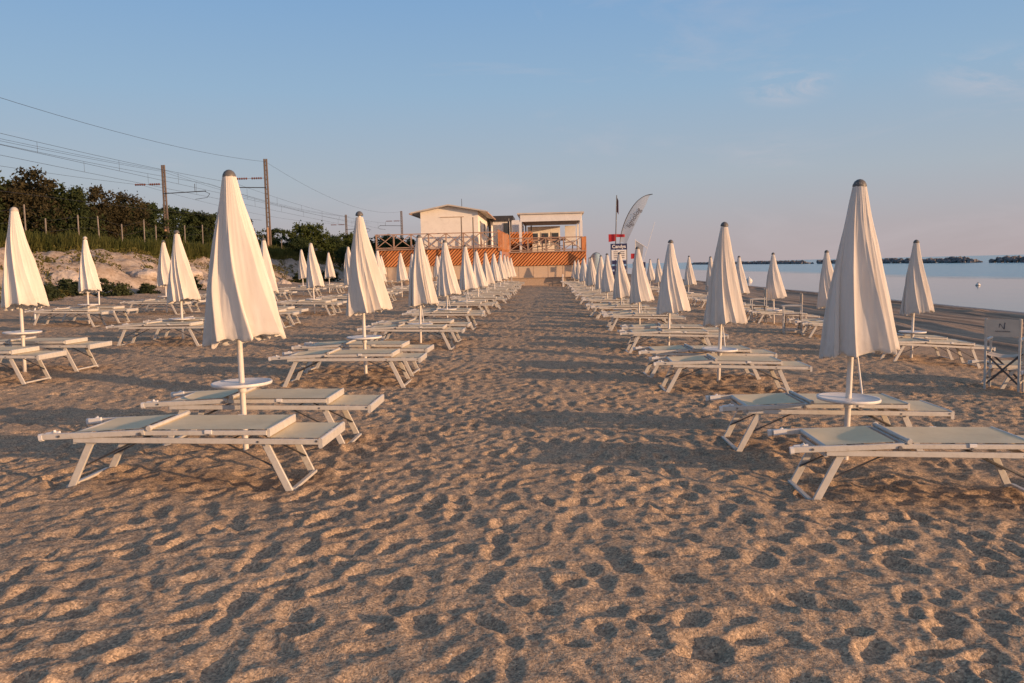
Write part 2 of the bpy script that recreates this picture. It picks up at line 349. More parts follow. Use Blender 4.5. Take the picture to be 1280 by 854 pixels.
def np_mesh(name, V, F, mat, smooth=True):
    me = bpy.data.meshes.new(name); me.vertices.add(len(V)); me.vertices.foreach_set('co', V.astype(np.float32).ravel())
    k = F.shape[1]; me.loops.add(F.size); me.loops.foreach_set('vertex_index', F.astype(np.int32).ravel())
    me.polygons.add(len(F)); me.polygons.foreach_set('loop_start', (np.arange(len(F))*k).astype(np.int32))
    me.polygons.foreach_set('use_smooth', np.full(len(F), smooth))
    me.materials.append(mat); me.update(calc_edges=True); me.validate()
    return me

# ------------------------------------------------------------------ noise tiles and the ground height
def fft_tile(n, lo, hi, beta, seed):
    """periodic noise, wavelengths between lo and hi cells, unit variance"""
    g = np.random.default_rng(seed).standard_normal((n, n))
    fx = np.fft.fftfreq(n)[:, None]; fy = np.fft.fftfreq(n)[None, :]; f = np.hypot(fx, fy)
    amp = np.where((f > 1/hi) & (f < 1/lo), 1/np.maximum(f, 1e-6)**beta, 0)
    t = np.fft.ifft2(np.fft.fft2(g)*amp).real
    return t/t.std()
def sample(tile, x, y, size):
    n = tile.shape[0]; u = (np.asarray(x)/size*n) % n; v = (np.asarray(y)/size*n) % n
    i = np.floor(u).astype(int); j = np.floor(v).astype(int); fu = u-i; fv = v-j; i %= n; j %= n
    i1 = (i+1) % n; j1 = (j+1) % n
    return (tile[i, j]*(1-fu)*(1-fv)+tile[i1, j]*fu*(1-fv)+tile[i, j1]*(1-fu)*fv+tile[i1, j1]*fu*fv)
T_BIG = fft_tile(256, 6, 128, 1.6, 3)
T_MED = fft_tile(256, 3, 60, 1.5, 5)
PX = [-3000, -60, -35, -28.5, -27, -25, -22.5, -20.3, -19, -12.7, -7.7, -2.7, 0, 2.5, 5, 6.7, 7.4, 10, 15, 19, 21.5, 23, 40, 80, 4000]
PZ = [4.0, 3.1, 3.0, 3.0, 2.85, 2.25, 1.25, 0.72, 0.62, 0.33, 0.18, 0.03, -0.03, -0.16, -0.27, -0.36, -0.47, -0.66, -0.82, -0.88, -1.0, -1.12, -2.2, -4, -6]
def ground_base(x, y):
    x = np.asarray(x, float); y = np.asarray(y, float)
    sh = sample(T_BIG, y*0+3.1, y, 160)*np.clip((-x-17)/4, 0, 1)*0.55
    z = np.interp(x+sh, PX, PZ)
    bank = np.clip((-x-19.5)/1.5, 0, 1)*np.clip((x+30)/3, 0, 1)
    z = z+bank*(0.20*sample(T_BIG, x, y, 40)+0.07*sample(T_MED, x, y, 34)+0.025*sample(T_MED, x+7, y+3, 9))
    soft = np.clip((22-x)/4, 0, 1)
    z = z+0.012*sample(T_BIG, x, y, 50)*soft
    return z
def gz(x, y): return float(ground_base(x, y))

def footprint_tile(n=1024, cell=0.0125):
    r = np.random.default_rng(21)
    h = 0.0055*fft_tile(n, 8, 90, 1.1, 8)
    NG = 60; N = NG*NG; order = r.permutation(N)
    K = 26; g = np.arange(-K, K+1); GX, GY = np.meshgrid(g*cell, g*cell, indexing='ij')
    for i in range(N):
        q = order[i]; cx = int((q//NG+0.5+r.uniform(-0.62, 0.62))*n/NG); cy = int((q % NG+0.5+r.uniform(-0.62, 0.62))*n/NG)
        ang = r.normal(0, 0.8) if r.random() < 0.75 else r.uniform(0, math.pi)
        a = r.uniform(0.070, 0.160); b = r.uniform(0.050, 0.100); dep = 0.008+0.029*r.random()**1.1
        if r.random() < 0.05: continue
        fy = GX*math.sin(ang)+GY*math.cos(ang); fx = GX*math.cos(ang)-GY*math.sin(ang)
        d = np.sqrt((fy/a)**2+(fx/(b*(1+0.25*fy/a)))**2)
        w = np.clip(1.25-d, 0, 1); w = w*w*(3-2*w)
        bowl = -dep*np.clip(1-d**2.6, 0, 1)
        rim = 0.34*dep*np.exp(-((d-1.2)/0.24)**2)
        ix = (cx+g) % n; iy = (cy+g) % n; sl_ = np.ix_(ix, iy)
        h[sl_] = h[sl_]*(1-0.45*w)+bowl+rim
    # a few drag and scoop marks
    for i in range(420):
        cx, cy = r.integers(0, n, 2); ang = r.uniform(0, math.pi)
        fy = GX*math.sin(ang)+GY*math.cos(ang); fx = GX*math.cos(ang)-GY*math.sin(ang)+0.4*fy**2
        e = np.exp(-(fx/0.016)**2)*np.clip(1-(np.abs(fy)/0.28)**4, 0, 1)
        ix = (cx+g) % n; iy = (cy+g) % n; sl_ = np.ix_(ix, iy)
        h[sl_] -= r.uniform(0.004, 0.015)*e
    f = np.hypot(np.fft.fftfreq(n)[:, None], np.fft.fftfreq(n)[None, :])
    h = np.fft.ifft2(np.fft.fft2(h)*np.exp(-2*(math.pi*f*1.0)**2)).real
    h += 0.0012*fft_tile(n, 3, 9, 0.5, 9)
    return h-h.mean()
T_FOOT = footprint_tile()

UMB = []                                    # (row name, index, x, y) filled below
def build_ground():
    dense = np.arange(-43, 43.001, 0.128)
    coarse = np.concatenate([np.arange(45, 90, 3.0), np.arange(90, 270, 9.0), np.arange(270, 316, 3.0)])
    th = np.radians(np.concatenate([dense, coarse]))
    rs = [0.3, 0.6, 0.9, 1.2]
    r = 1.5
    while r < 75:
        rs.append(r); r += max(0.011, 0.0036*r)
    while r < 9000:
        rs.append(r); r *= 1.06
    rs = np.array(rs)
    RR, TT = np.meshgrid(rs, th, indexing='ij')
    X = RR*np.sin(TT); Y = RR*np.cos(TT)
    Z = ground_base(X, Y)
    soft = np.clip((9.5-X)/2.5, 0.12, 1)*np.clip((X+20.5)/1.5, 0.3, 1)
    fp = sample(T_FOOT, X+0.22*sample(T_BIG, X, Y, 140), Y+0.2*sample(T_BIG, Y, X, 150), 11.0)
    fp2 = sample(T_FOOT, Y+4+0.2*X, X-0.2*Y+2, 8.1)
    mixw = np.clip(0.5+0.5*sample(T_BIG, X, Y, 60), 0, 1)
    amp = (1+0.12*sample(T_MED, X, Y, 40))*np.clip(1-(RR-60)/60, 0, 1)*np.interp(RR, [0, 5, 12, 30], [1.0, 1.0, 1.1, 1.5])
    Z += soft*amp*(fp*(0.79+0.07*mixw)+fp2*0.13)
    # scuffed mounds around the loungers
    for (_, _, ux, uy) in UMB:
        m = (np.abs(X-ux) < 3) & (np.abs(Y-uy) < 2.6)
        if uy < 26 and m.any():
            xx = X[m]-ux-0.2; yy = Y[m]-uy+0.1
            Z[m] -= 0.015*np.exp(-(xx/1.2)**4-(yy/1.1)**4)*(0.6+sample(T_MED, X[m], Y[m], 9))
    # little collars of pushed-up sand where poles and feet stand
    for (_, _, ux, uy) in UMB:
        if uy < 24 and abs(ux) < 9:
            pts = [(ux, uy, 0.10, 0.030)]
            for dy in (-1.10, 0.40):
                for fx in (-0.72, 0.95):
                    for sy in (-0.28, 0.28): pts.append((ux+fx, uy+dy+sy, 0.09, 0.022))
            for (qx, qy, qr, qh) in pts:
                m = (np.abs(X-qx) < 0.5) & (np.abs(Y-qy) < 0.5)
                if m.any():
                    d2 = np.hypot(X[m]-qx, Y[m]-qy); Z[m] += qh*np.exp(-(d2/qr)**2)-0.5*qh*np.exp(-((d2-0.24)/0.09)**2)
    # furrows of the beach rake along the shore
    rk = np.clip((X-8.8)/1.2, 0, 1)*np.clip((19.4-X)/0.8, 0, 1)
    xw = X+0.25*sample(T_BIG, X, Y, 120)
    t1 = np.random.default_rng(4).standard_normal(4000)
    def n1(u):
        i = np.floor(u).astype(int); f = u-i; f = f*f*(3-2*f); return t1[i % 4000]*(1-f)+t1[(i+1) % 4000]*f
    Z += rk*(0.032*n1(xw*1.3)+0.018*n1(xw*4+50)+0.005*n1(xw*14+99))
    Z += np.exp(-((X-19.3-0.5*sample(T_BIG, X, Y, 70))/0.35)**2)*0.05
    V = np.stack([X.ravel(), Y.ravel(), Z.ravel()], 1)
    V = np.vstack([[0, 0, gz(0, 0)], V])
    nr, nt = X.shape
    i = np.arange(nr-1)[:, None]; j = np.arange(nt)[None, :]; j2 = (j+1) % nt
    a = 1+i*nt+j; b = 1+i*nt+j2; c = 1+(i+1)*nt+j2; d = 1+(i+1)*nt+j
    F = np.stack([a, d, c, b], -1).reshape(-1, 4)
    j = np.arange(nt); Fc = np.stack([np.zeros(nt, int), 1+j, 1+(j+1) % nt], 1)
    me = np_mesh('sand', V, F, M['sand'])
    o = bpy.data.objects.new('sand', me); COL.objects.link(o); o['kind'] = 'structure'
    return o

# ------------------------------------------------------------------ umbrella
def canopy_mb(seed, bulge=0.085, tw=0.55):
    r = random.Random(seed); NZ = 56; H = 1.43; top = 2.41; nf = 10
    wd = [r.uniform(0.5, 1.5) for _ in range(nf)]; sw = sum(wd); bounds = [0]
    for w in wd: bounds.append(bounds[-1]+w/sw)
    amps = [r.uniform(0.5, 1.5) for _ in range(nf)]; tw += r.uniform(-0.15, 0.25); rot0 = r.uniform(0, 1)
    cr2 = [(r.uniform(0.25, 0.7), r.uniform(-0.5, 1.0), r.uniform(0.05, 0.10)) for _ in range(nf)]
    start = [r.uniform(0.0, 0.30) for _ in range(nf)]
    ph = [r.uniform(0, 6.28) for _ in range(12)]
    SS = [0, 0.03, 0.08, 0.15, 0.22, 0.29, 0.36, 0.43, 0.50, 0.57, 0.64, 0.71, 0.78, 0.84, 0.89, 0.925, 0.945, 0.955, 0.965, 0.98]
    cols = [(k, s_) for k in range(nf) for s_ in SS]; n = len(cols); vs = []; mb = MB()
    for iz in range(NZ+1):
        t = iz/NZ
        for (k, s_) in cols:
            u = bounds[k]+(bounds[k+1]-bounds[k])*s_+rot0
            th = 2*math.pi*u+tw*t**0.85+0.10*math.sin(3*t+ph[k])*t
            g = max(0.0, min(1.0, (t-start[k])/0.35))
            ga = max(0.0, min(1.0, (t-start[(k+1) % nf])/0.35))
            lift = 0.5*(g+ga) if s_ > 0.5 else g
            if s_ <= 0.93: saw = (s_/0.93)**2.2
            else: saw = (1-(s_-0.93)/0.07)
            base = 0.055+0.238*t**1.0+0.014*math.sin(math.pi*t)
            am = (0.006+0.062*t**0.9)*amps[k]*(0.25+0.75*lift)
            flat = -0.020*t*math.sin(math.pi*min(1, s_/0.93))*(wd[k]*10/sw)**2*0.7
            c0, ca, cw = cr2[k]
            crease = 0.013*ca*math.exp(-((s_-c0-0.1*math.sin(4*t+ph[k]))/cw)**2)*min(1, 3*t)
            w = (0.012*math.sin(2*th+ph[3])+0.006*math.sin(3*th+ph[0]+5*t))*t+0.0016*math.sin(29*th+ph[1]+6*t)
            w += 0.0035*math.sin(14*t+2*th+ph[2])*t*(1-t)*4*0.5
            rr = base+am*saw+flat+crease+w
            hem = max(0, (t-0.6)/0.4)*(0.006*math.sin(17*th+ph[6])+0.012*math.sin(5*th+ph[5])+0.045*math.cos(th+0.5)-0.02*saw+0.02*amps[k])
            vs.append((rr*math.cos(th)+bulge*t**1.6, rr*math.sin(th), top-H*t+hem))
    last = vs[-n:]
    for f, dz in ((0.93, -0.012), (0.86, 0.020), (0.60, 0.055), (0.15, 0.12)):
        for i, (x, y, z) in enumerate(last):
            th = math.atan2(y, x-bulge)
            q = f*(1+0.09*math.sin(9*th+ph[7])*(1 if f < 0.9 else 0.1))
            vs.append((bulge*f+(x-bulge)*q, y*q, z+dz+0.016*math.sin(13*th+ph[7])*(1 if f < 0.9 else 0.3)))
    fs = [(k*n+i, (k+1)*n+i, (k+1)*n+(i+1) % n, k*n+(i+1) % n) for k in range(NZ+4) for i in range(n)]
    mb.add(vs, fs, True); return mb
def make_umbrella(seed, cream=False):
    root = empty('beach_umbrella')
    p = MB(); p.tube((0, 0, -0.35), (0, 0, 2.42), 0.0255, 0.024, 16); p.build('pole', M['pole'], root)
    q = MB(); q.lathe([(0.0265, 0.52), (0.036, 0.525), (0.036, 0.575), (0.0265, 0.58)], 16); q.build('clamp_collar', M['plastic_white'], root)
    t = MB(); t.lathe([(0.03, 0.585), (0.235, 0.585), (0.258, 0.592), (0.262, 0.607), (0.258, 0.618), (0.247, 0.616), (0.235, 0.609), (0.0262, 0.609)], 48)
    t.build('tray_table', M['plastic_white'], root)
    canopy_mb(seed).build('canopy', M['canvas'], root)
    if seed % 2 == 0:
        h_ = MB(); h_.tube((0.03, -0.05, 1.02), (0.085, -0.075, 0.66), 0.009, 0.008, 8); h_.tube((0.03, -0.05, 1.02), (0.0, -0.02, 1.12), 0.009, 0.009, 8); h_.build('pull_rod', M['plastic_white'], root)
    c = MB(); c.lathe([(0.054, 2.399), (0.058, 2.408), (0.054, 2.426), (0.042, 2.448), (0.022, 2.463), (0.002, 2.468)], 24)
    c.build('cap', M['capcream'] if cream else M['cap'], root)
    return root

# ------------------------------------------------------------------ sun lounger (x: head -> foot)
def lounger_parts(extra=0.0):
    P = []          # (name, MB, material)
    W = 0.305
    f = MB()
    for s_ in (-1, 1):
        f.bar((-0.80, s_*W, 0.364), (1.0, s_*W, 0.364), 0.024, 0.040)
    f.bar((1.013, -W-0.013, 0.355), (1.013, W+0.013, 0.355), 0.03, 0.075, 0.3)
    f.bar((-0.80, -W, 0.35), (-0.80, W, 0.35), 0.024, 0.03); f.bar((0.62, -W, 0.345), (0.62, W, 0.345), 0.024, 0.028)
    P.append(('frame', f, M['frame']))
    h = MB()
    for s_ in (-1, 1):
        yy = s_*(W+0.004)
        h.bar((-1.03, yy, 0.385), (-0.66, yy, 0.402), 0.030, 0.044); h.bar((-0.66, yy, 0.402), (-0.27, yy, 0.425), 0.030, 0.040)
    h.tube((-0.80, -W, 0.400), (-0.80, W, 0.400), 0.017, 0.017, 10)
    P.append(('headrest_frame', h, M['frame']))
    hs = MB(); nx, ny = 10, 8; vs = []
    for i in range(nx+1):
        for j in range(ny+1):
            u, v = i/nx, j/ny
            x = -0.80+0.48*u; z = 0.418+0.030*u-0.022*math.sin(math.pi*v)*math.sin(math.pi*min(1, u+0.1))-extra*0.02*math.sin(math.pi*v)*u*(1-u)*4
            vs.append((x, -W+0.012+2*(W-0.012)*v, z))
    hs.add(vs, [(i*(ny+1)+j, (i+1)*(ny+1)+j, (i+1)*(ny+1)+j+1, i*(ny+1)+j+1) for i in range(nx) for j in range(ny)], True)
    P.append(('headrest_sling', hs, M['sling']))
    tb = MB(); tb.tube((-0.235, -W-0.002, 0.455), (-0.235, W+0.002, 0.455), 0.015, 0.015, 12)
    for s_ in (-1, 1): tb.tube((-0.235, s_*W, 0.455), (-0.235, s_*(W+0.022), 0.455), 0.023, 0.018, 12)
    P.append(('crossbar', tb, M['frame']))
    b = MB()
    for s_ in (-1, 1): b.bar((-0.27, s_*(W-0.004), 0.418), (0.62, s_*(W-0.004), 0.426), 0.026, 0.034)
    b.bar((0.632, -W+0.008, 0.424), (0.632, W-0.008, 0.424), 0.022, 0.062, 0.25)
    b.bar((-0.255, -W+0.01, 0.425), (-0.255, W-0.01, 0.425), 0.022, 0.030)
    P.append(('backrest_frame', b, M['frame']))
    bs = MB(); vs = []
    for i in range(9):
        for j in range(9):
            u, v = i/8, j/8; vs.append((-0.245+0.865*u, -W+0.012+2*(W-0.012)*v, 0.442+0.008*u-0.012*math.sin(math.pi*v)*math.sin(math.pi*u)))
    bs.add(vs, [(i*9+j, (i+1)*9+j, (i+1)*9+j+1, i*9+j+1) for i in range(8) for j in range(8)], True)
    P.append(('backrest_sling', bs, M['sling']))
    fs = MB(); vs = []
    for i in range(5):
        for j in range(9):
            u, v = i/4, j/8; vs.append((0.62+0.375*u, -W+0.012+2*(W-0.012)*v, 0.389-0.010*math.sin(math.pi*v)*math.sin(math.pi*u)))
    fs.add(vs, [(i*9+j, (i+1)*9+j, (i+1)*9+j+1, i*9+j+1) for i in range(4) for j in range(8)], True)
    P.append(('foot_sling', fs, M['sling']))
    for tx, fx in ((-0.69, -0.90), (0.60, 0.81)):
        l = MB(); d = -1 if tx < 0 else 1
        for s_ in (-1, 1):
            y0 = s_*(W-0.028)
            l.bar((tx, y0, 0.345), (fx, y0, -0.09), 0.022, 0.052, 0.15, (1, 0, 0))
            l.box((tx, y0, 0.345), (0.07, 0.026, 0.03))
        l.bar((fx-0.015*d, -W+0.036, 0.008), (fx-0.015*d, W-0.036, 0.008), 0.034, 0.020)
        P.append(('leg_frame', l, M['frame']))
        k = MB()
        for s_ in (-1, 1):
            y0 = s_*(W-0.05)
            k.tube((fx*0.72+tx*0.28-0.02*d, y0, 0.13), (tx-0.30*d, y0, 0.340), 0.0065, 0.0065, 8)
        k.tube((tx-0.30*d, -W+0.05, 0.340), (tx-0.30*d, W-0.05, 0.340), 0.0065, 0.0065, 8)
        P.append(('brace', k, M['darkmetal']))
    for x, z in ((-0.30, 0.412), (0.20, 0.408), (-0.90, 0.392), (0.56, 0.362), (0.985, 0.37)):
        for s_ in (-1, 1):
            bo = MB()
            r = 0.017 if x == -0.30 else 0.010
            y0 = s_*(W+0.018 if x < -0.25 else W+0.006)
            bo.tube((x, y0-s_*0.012, z), (x, y0+s_*0.010, z), r, r*0.8, 12)
            P.append(('bolt', bo, M['steel']))
    for s_ in (-1, 1):
        e = MB(); yy = s_*(W+0.004)
        e.bar((-1.055, yy, 0.378), (-1.028, yy, 0.382), 0.038, 0.054, 0.3)
        P.append(('end_cap', e, M['plastic_white']))
        g = MB(); g.bar((-1.02, yy-s_*0.032, 0.388), (-0.92, yy-s_*0.032, 0.400), 0.026, 0.044, 0.2); g.bar((-0.975, yy-s_*0.03, 0.405), (-0.95, yy-s_*0.02, 0.424), 0.020, 0.018, 0.3)
        P.append(('hinge_bracket', g, M['plastic_white']))
    for s_ in (-1, 1):
        st = MB(); st.bar((0.175, s_*(W+0.010), 0.430), (0.225, s_*(W+0.010), 0.430), 0.018, 0.030, 0.3)
        P.append(('rest_stop', st, M['plastic_white']))
    return P
def make_lounger(extra):
    root = empty('sun_lounger')
    for n, mb, m in lounger_parts(extra): mb.build(n, m, root)
    return root
def make_far_lounger():
    mats = [M['frame'], M['sling'], M['darkmetal'], M['steel'], M['plastic_white']]; tot = MB()
    for n, mb, m in lounger_parts(0.5):
        if n == 'bolt': continue
        tot.merge(mb, mats.index(m))
    return tot.build('sun_lounger', mats)

# ------------------------------------------------------------------ the rows
ORD = ['first', 'second', 'third', 'fourth', 'fifth', 'sixth', 'seventh', 'eighth', 'ninth', 'tenth', 'eleventh', 'twelfth', 'thirteenth', 'fourteenth']
DIST = [7.2+5.04*i for i in range(13)]
ROWS = {  # name: (where phrase, {row index: x})
    'A': ('left edge of sand walkway', {0: -2.70, 1: -2.72, 2: -2.66, 3: -2.68, 4: -2.63, 5: -2.64, 6: -2.66, 7: -2.62, 8: -2.60, 9: -2.62, 10: -2.66, 11: -2.60}),
    'B': ('second line left of walkway', {1: -7.87, 2: -7.70, 3: -7.62, 4: -7.70, 5: -7.68, 6: -7.6, 7: -7.37, 8: -7.60, 9: -7.52, 10: -7.55, 11: -7.9}),
    'C': ('leftmost line below the dune bank', {3: -12.60, 4: -12.66, 5: -12.7, 6: -12.6, 7: -12.46, 8: -12.48, 9: -12.54, 10: -12.6, 11: -12.4}),
    'D': ('right edge of sand walkway', {0: 2.56, 1: 2.52, 2: 2.50, 3: 2.50, 4: 2.46, 5: 2.36, 6: 2.42, 7: 2.36, 8: 2.50, 9: 2.42, 10: 2.50, 11: 2.45, 12: 2.30}),
    'E': ('line nearest the sea', {1: 7.40, 2: 7.42, 3: 7.38, 4: 7.38, 5: 7.42, 6: 7.30, 7: 7.20, 8: 7.25, 9: 7.05, 10: 7.15}),
}
ru = random.Random(5)
for nm, (_, d) in ROWS.items():
    for i, x in d.items(): UMB.append((nm, i, x, DIST[i]+(ru.uniform(-0.12, 0.12) if i else 0)))
protos_u = [make_umbrella(s) for s in (1, 2, 3, 4, 5, 8)] + [make_umbrella(9, True)]
protos_l = [make_lounger(0.2), make_lounger(1.0)]; far_l = make_far_lounger()
used = set()
def inst(proto):
    if id(proto) not in used: used.add(id(proto)); return proto
    return copy_tree(proto)
SEEDPICK = {('A', 0): 0, ('D', 0): 1, ('A', 1): 2, ('D', 1): 3, ('E', 2): 4, ('B', 1): 6}
for (nm, i, x, y) in UMB:
    where = ROWS[nm][0]; first = min(ROWS[nm][1]); o_ = ORD[i-first]
    sink = {'E': -0.08 if i == 2 else -0.16, 'A': 0.0 if i < 2 else -0.17, 'D': (-0.06, -0.12, -0.22, -0.24)[i] if i < 4 else -0.30, 'B': 0.02 if i == 1 else -0.14, 'C': -0.08}[nm]
    k = SEEDPICK.get((nm, i), ru.randrange(6) if nm in 'ADE' else ru.choice([0, 2, 3, 5, 6]))
    u = inst(protos_u[k])
    u.location = (x, y, gz(x, y)+sink+(ru.uniform(-0.03, 0.03) if i else 0))
    lean = {('A', 0): (0.0, -0.5), ('D', 0): (0, 2.2), ('A', 1): (0, -0.1), ('D', 1): (0, 2.2), ('D', 2): (0, 1.5)}.get((nm, i), (ru.uniform(-1, 1), ru.uniform(-1.2, 1.4)))
    u.rotation_euler = (R(lean[0]), R(lean[1]), 0 if i == 0 else ru.uniform(-0.5, 0.5))
    cs = ru.uniform(0.86, 0.95)
    for ch in u.children:
        if i and ch.name.startswith('canopy'): ch.scale = (cs, cs, ru.uniform(0.985, 1.012))
    ucol = 'closed cream umbrella, %s from the camera in the %s' % (o_, where)
    tag(u, ucol, 'beach umbrella', 'closed beach umbrellas in rows')
    for side, dy, lab in ((0, -1.10, 'near'), (1, 0.40, 'far')):
        if i: dy = (-0.85, 0.55)[side]
        if (nm, i) == ('D', 0): dy = 0.60 if side else -1.04
        yy = y+dy+(ru.uniform(-0.08, 0.08) if i else 0); off = {'A': 0.06 if i == 0 else 0.0, 'D': 0.19 if (i == 0 and not side) else 0.0, 'E': 0.12}.get(nm, 0.0)
        xx = x+off+(ru.uniform(-0.12, 0.12) if i else (0.02 if side else 0))
        pr = far_l if y > 38 else protos_l[(i+side) % 2]
        l = inst(pr)
        zc = gz(xx, yy)
        slope = (gz(xx+0.8, yy)-gz(xx-0.8, yy))/1.6
        l.location = (xx, yy, zc+0.005)
        l.rotation_euler = (0, -math.atan(slope)*0.7, R(ru.uniform(-2.2, 2.2)) if i else R(0.5 if side else -0.8))
        tag(l, 'white sun lounger on the %s side of %s umbrella, %s' % (lab, o_, where), 'sun lounger', 'sun loungers set out in pairs')
for p in protos_u+protos_l+[far_l]:
    if id(p) not in used:
        for ch in list(p.children): bpy.data.objects.remove(ch)
        bpy.data.objects.remove(p)
build_ground()

# ------------------------------------------------------------------ sea, breakwaters, buoys
mb = MB(); xs = [14, 30, 60, 120, 300, 900, 3000, 9000]; ys = [-3000, -300, 0, 60, 150, 400, 1200, 4000, 9500]
mb.add([(x, y, -1.0) for x in xs for y in ys], [(i*9+j, (i+1)*9+j, (i+1)*9+j+1, i*9+j+1) for i in range(7) for j in range(8)])
sea = mb.build('sea', M['sea']); sea['kind'] = 'structure'
def rock(mb, c, r, rr, sq=0.75):
    n1, n2 = 5, 7; vs = []
    ph = [rr.uniform(0, 6.28) for _ in range(6)]
    for i in range(n1+1):
        a = math.pi*i/n1
        for j in range(n2):
            b = 2*math.pi*j/n2
            q = r*(1+0.22*math.sin(2*b+ph[0]+a)+0.16*math.sin(3*a+ph[1])+rr.uniform(-0.1, 0.1))
            vs.append((c[0]+q*math.sin(a)*math.cos(b+ph[2]), c[1]+q*math.sin(a)*math.sin(b+ph[2]), c[2]+q*sq*math.cos(a)))
    mb.add(vs, [(i*n2+j, (i+1)*n2+j, (i+1)*n2+(j+1) % n2, i*n2+(j+1) % n2) for i in range(n1) for j in range(n2)])
rr = random.Random(3)
for (y0, y1, lab) in ((508, 890, 'most distant dark rock breakwater low on the sea horizon'), (312, 488, 'middle rock breakwater behind the umbrellas nearest the sea'), (195, 297, 'nearest rock breakwater at the right edge of the sea')):
    mb = MB(); n = int((y1-y0)*2.6)
    for i in range(n):
        y = rr.uniform(y0, y1); e = min(1, min(y-y0, y1-y)/7+0.25); dx = rr.uniform(-3.2, 3.2)
        h = (1-abs(dx)/4.2)*1.35*e+rr.uniform(-0.3, 0.3)
        rock(mb, (156+dx, y-y0, max(-0.1, h)), rr.uniform(0.55, 1.15), rr)
    o = mb.build('breakwater', M['rock']); o.location = (0, y0, -1.0); tag(o, lab, 'breakwater', 'rock breakwaters offshore')
for (x, y, r, up, dn, lab) in ((26, 108, 0.42, 'buoywhite', 'buoywhite', 'white round buoy floating near the shore between two umbrellas'),
                       (37.5, 74, 0.20, 'buoywhite', 'buoydark', 'pale buoy on calm water, upper right above the raked sand'),
                       (54, 96, 0.26, 'buoydark', 'buoydark', 'small dark buoy farthest right, just below the breakwater')):
    b = empty('buoy', (x, y, -1.0))
    m = MB(); m.lathe([(0.01, -0.8*r), (0.7*r, -0.5*r), (r, 0.0), (0.92*r, 0.45*r), (0.6*r, 0.8*r), (0.25*r, 0.98*r), (0.01, r)], 20); m.build('float', M[up], b)
    m = MB(); m.lathe([(0.22*r, 0.9*r), (0.22*r, 1.3*r), (0.01, 1.35*r)], 10); m.lathe([(1.01*r, -0.08*r), (1.06*r, 0), (1.01*r, 0.12*r)], 20); m.build('top_fitting', M[dn], b)
    tag(b, lab, 'buoy', 'buoys on the calm water')

# ------------------------------------------------------------------ the terrace
TY = 69.3
def clip_poly(poly, x0, x1, z0, z1):
    for ax, lim, sg in ((0, x0, 1), (0, x1, -1), (1, z0, 1), (1, z1, -1)):
        out = []
        for i in range(len(poly)):
            a, b = poly[i], poly[(i+1) % len(poly)]; da, db = (a[ax]-lim)*sg, (b[ax]-lim)*sg
            if da >= 0: out.append(a)
            if da*db < 0: t = da/(da-db); out.append((a[0]+(b[0]-a[0])*t, a[1]+(b[1]-a[1])*t))
        poly = out
        if len(poly) < 3: return []
    return poly
def slats(mb, x0, x1, z0, z1, y, pitch=0.28, w=0.185, th=0.03, lean=1.0):
    H = z1-z0; x = x0-H*lean
    while x < x1:
        p = clip_poly([(x, z0), (x+w, z0), (x+w+H*lean, z1), (x+H*lean, z1)], x0, x1, z0, z1)
        if len(p) > 2 and max(q[0] for q in p)-min(q[0] for q in p) > 0.06:
            n = len(p); vs = [(a, y, b) for a, b in p]+[(a, y+th, b) for a, b in p]
            mb.add(vs, [tuple(range(n)), tuple(range(2*n-1, n-1, -1))]+[(i, n+i, n+(i+1) % n, (i+1) % n) for i in range(n)])
        x += pitch
def railing(mb, x0, x1, zb, zt, y, bay=1.42):
    n = max(1, round((x1-x0)/bay)); w = (x1-x0)/n
    for i in range(n+1): mb.box((x0+i*w, y, (zb+zt)/2), (0.11, 0.10, zt-zb))
    mb.box(((x0+x1)/2, y-0.003, zt+0.04), (x1-x0+0.2, 0.17, 0.075)); mb.box(((x0+x1)/2, y+0.001, zb+0.09), (x1-x0-0.12, 0.06, 0.08))
    for i in range(n):
        a, b = x0+i*w+0.055, x0+(i+1)*w-0.055
        mb.bar((a, y-0.03, zb+0.13), (b, y-0.03, zt), 0.05, 0.065); mb.bar((a, y+0.022, zt), (b, y+0.022, zb+0.13), 0.05, 0.065)
ter = empty('beach_terrace', (0, 0, 0)); tag(ter, 'raised beach terrace with orange diagonal slats, cross rails and cream base wall', 'terrace')
XL0, XL1, XR0, XR1 = -14.1, -3.75, -3.0, 3.35
m = MB(); m.box(((XL0+XR1)/2, TY+4.2, 0.55), (XR1-XL0-0.1, 8.0, 2.5)); m.build('base_wall', M['plaster'], ter)
m = MB()
x = XL0+0.9
while x < XR1-0.3: m.box((x, TY+0.197, 1.15), (0.03, 0.02, 1.2)); x += 1.22
m.build('wall_seams', M['seam'], ter)
m = MB(); m.box(((XL0+XR1)/2, TY-0.30, 0.22), (XR1-XL0+0.05, 0.98, 0.75)); m.box(((XL0+XR1)/2, TY-0.32, 0.615), (XR1-XL0+0.15, 1.1, 0.04)); m.build('ledge', M['seam'], ter)
m = MB(); m.box(((XL0+XL1)/2, TY+0.16, 2.53), (XL1-XL0-0.06, 0.05, 1.46)); m.box(((XR0+XR1)/2, TY+0.16, 2.18), (XR1-XR0-0.06, 0.05, 1.16)); m.box((XR1-0.05, TY+4, 2.18), (0.05, 7.6, 1.14)); m.build('backing_board', M['darkgap'], ter)
m = MB(); slats(m, XL0, XL1, 1.80, 3.24, TY+0.05); m.build('slat_cladding', M['orangewood'], ter)
m = MB(); slats(m, XR0, XR1, 1.62, 2.72, TY+0.05); m.build('slat_cladding', M['orangewood'], ter)
m = MB()
for k in range(46): m.box((XR1+0.02, TY+0.2+k*0.165, 2.17), (0.03, 0.13, 1.10))
m.build('side_cladding', M['orangewood'], ter)
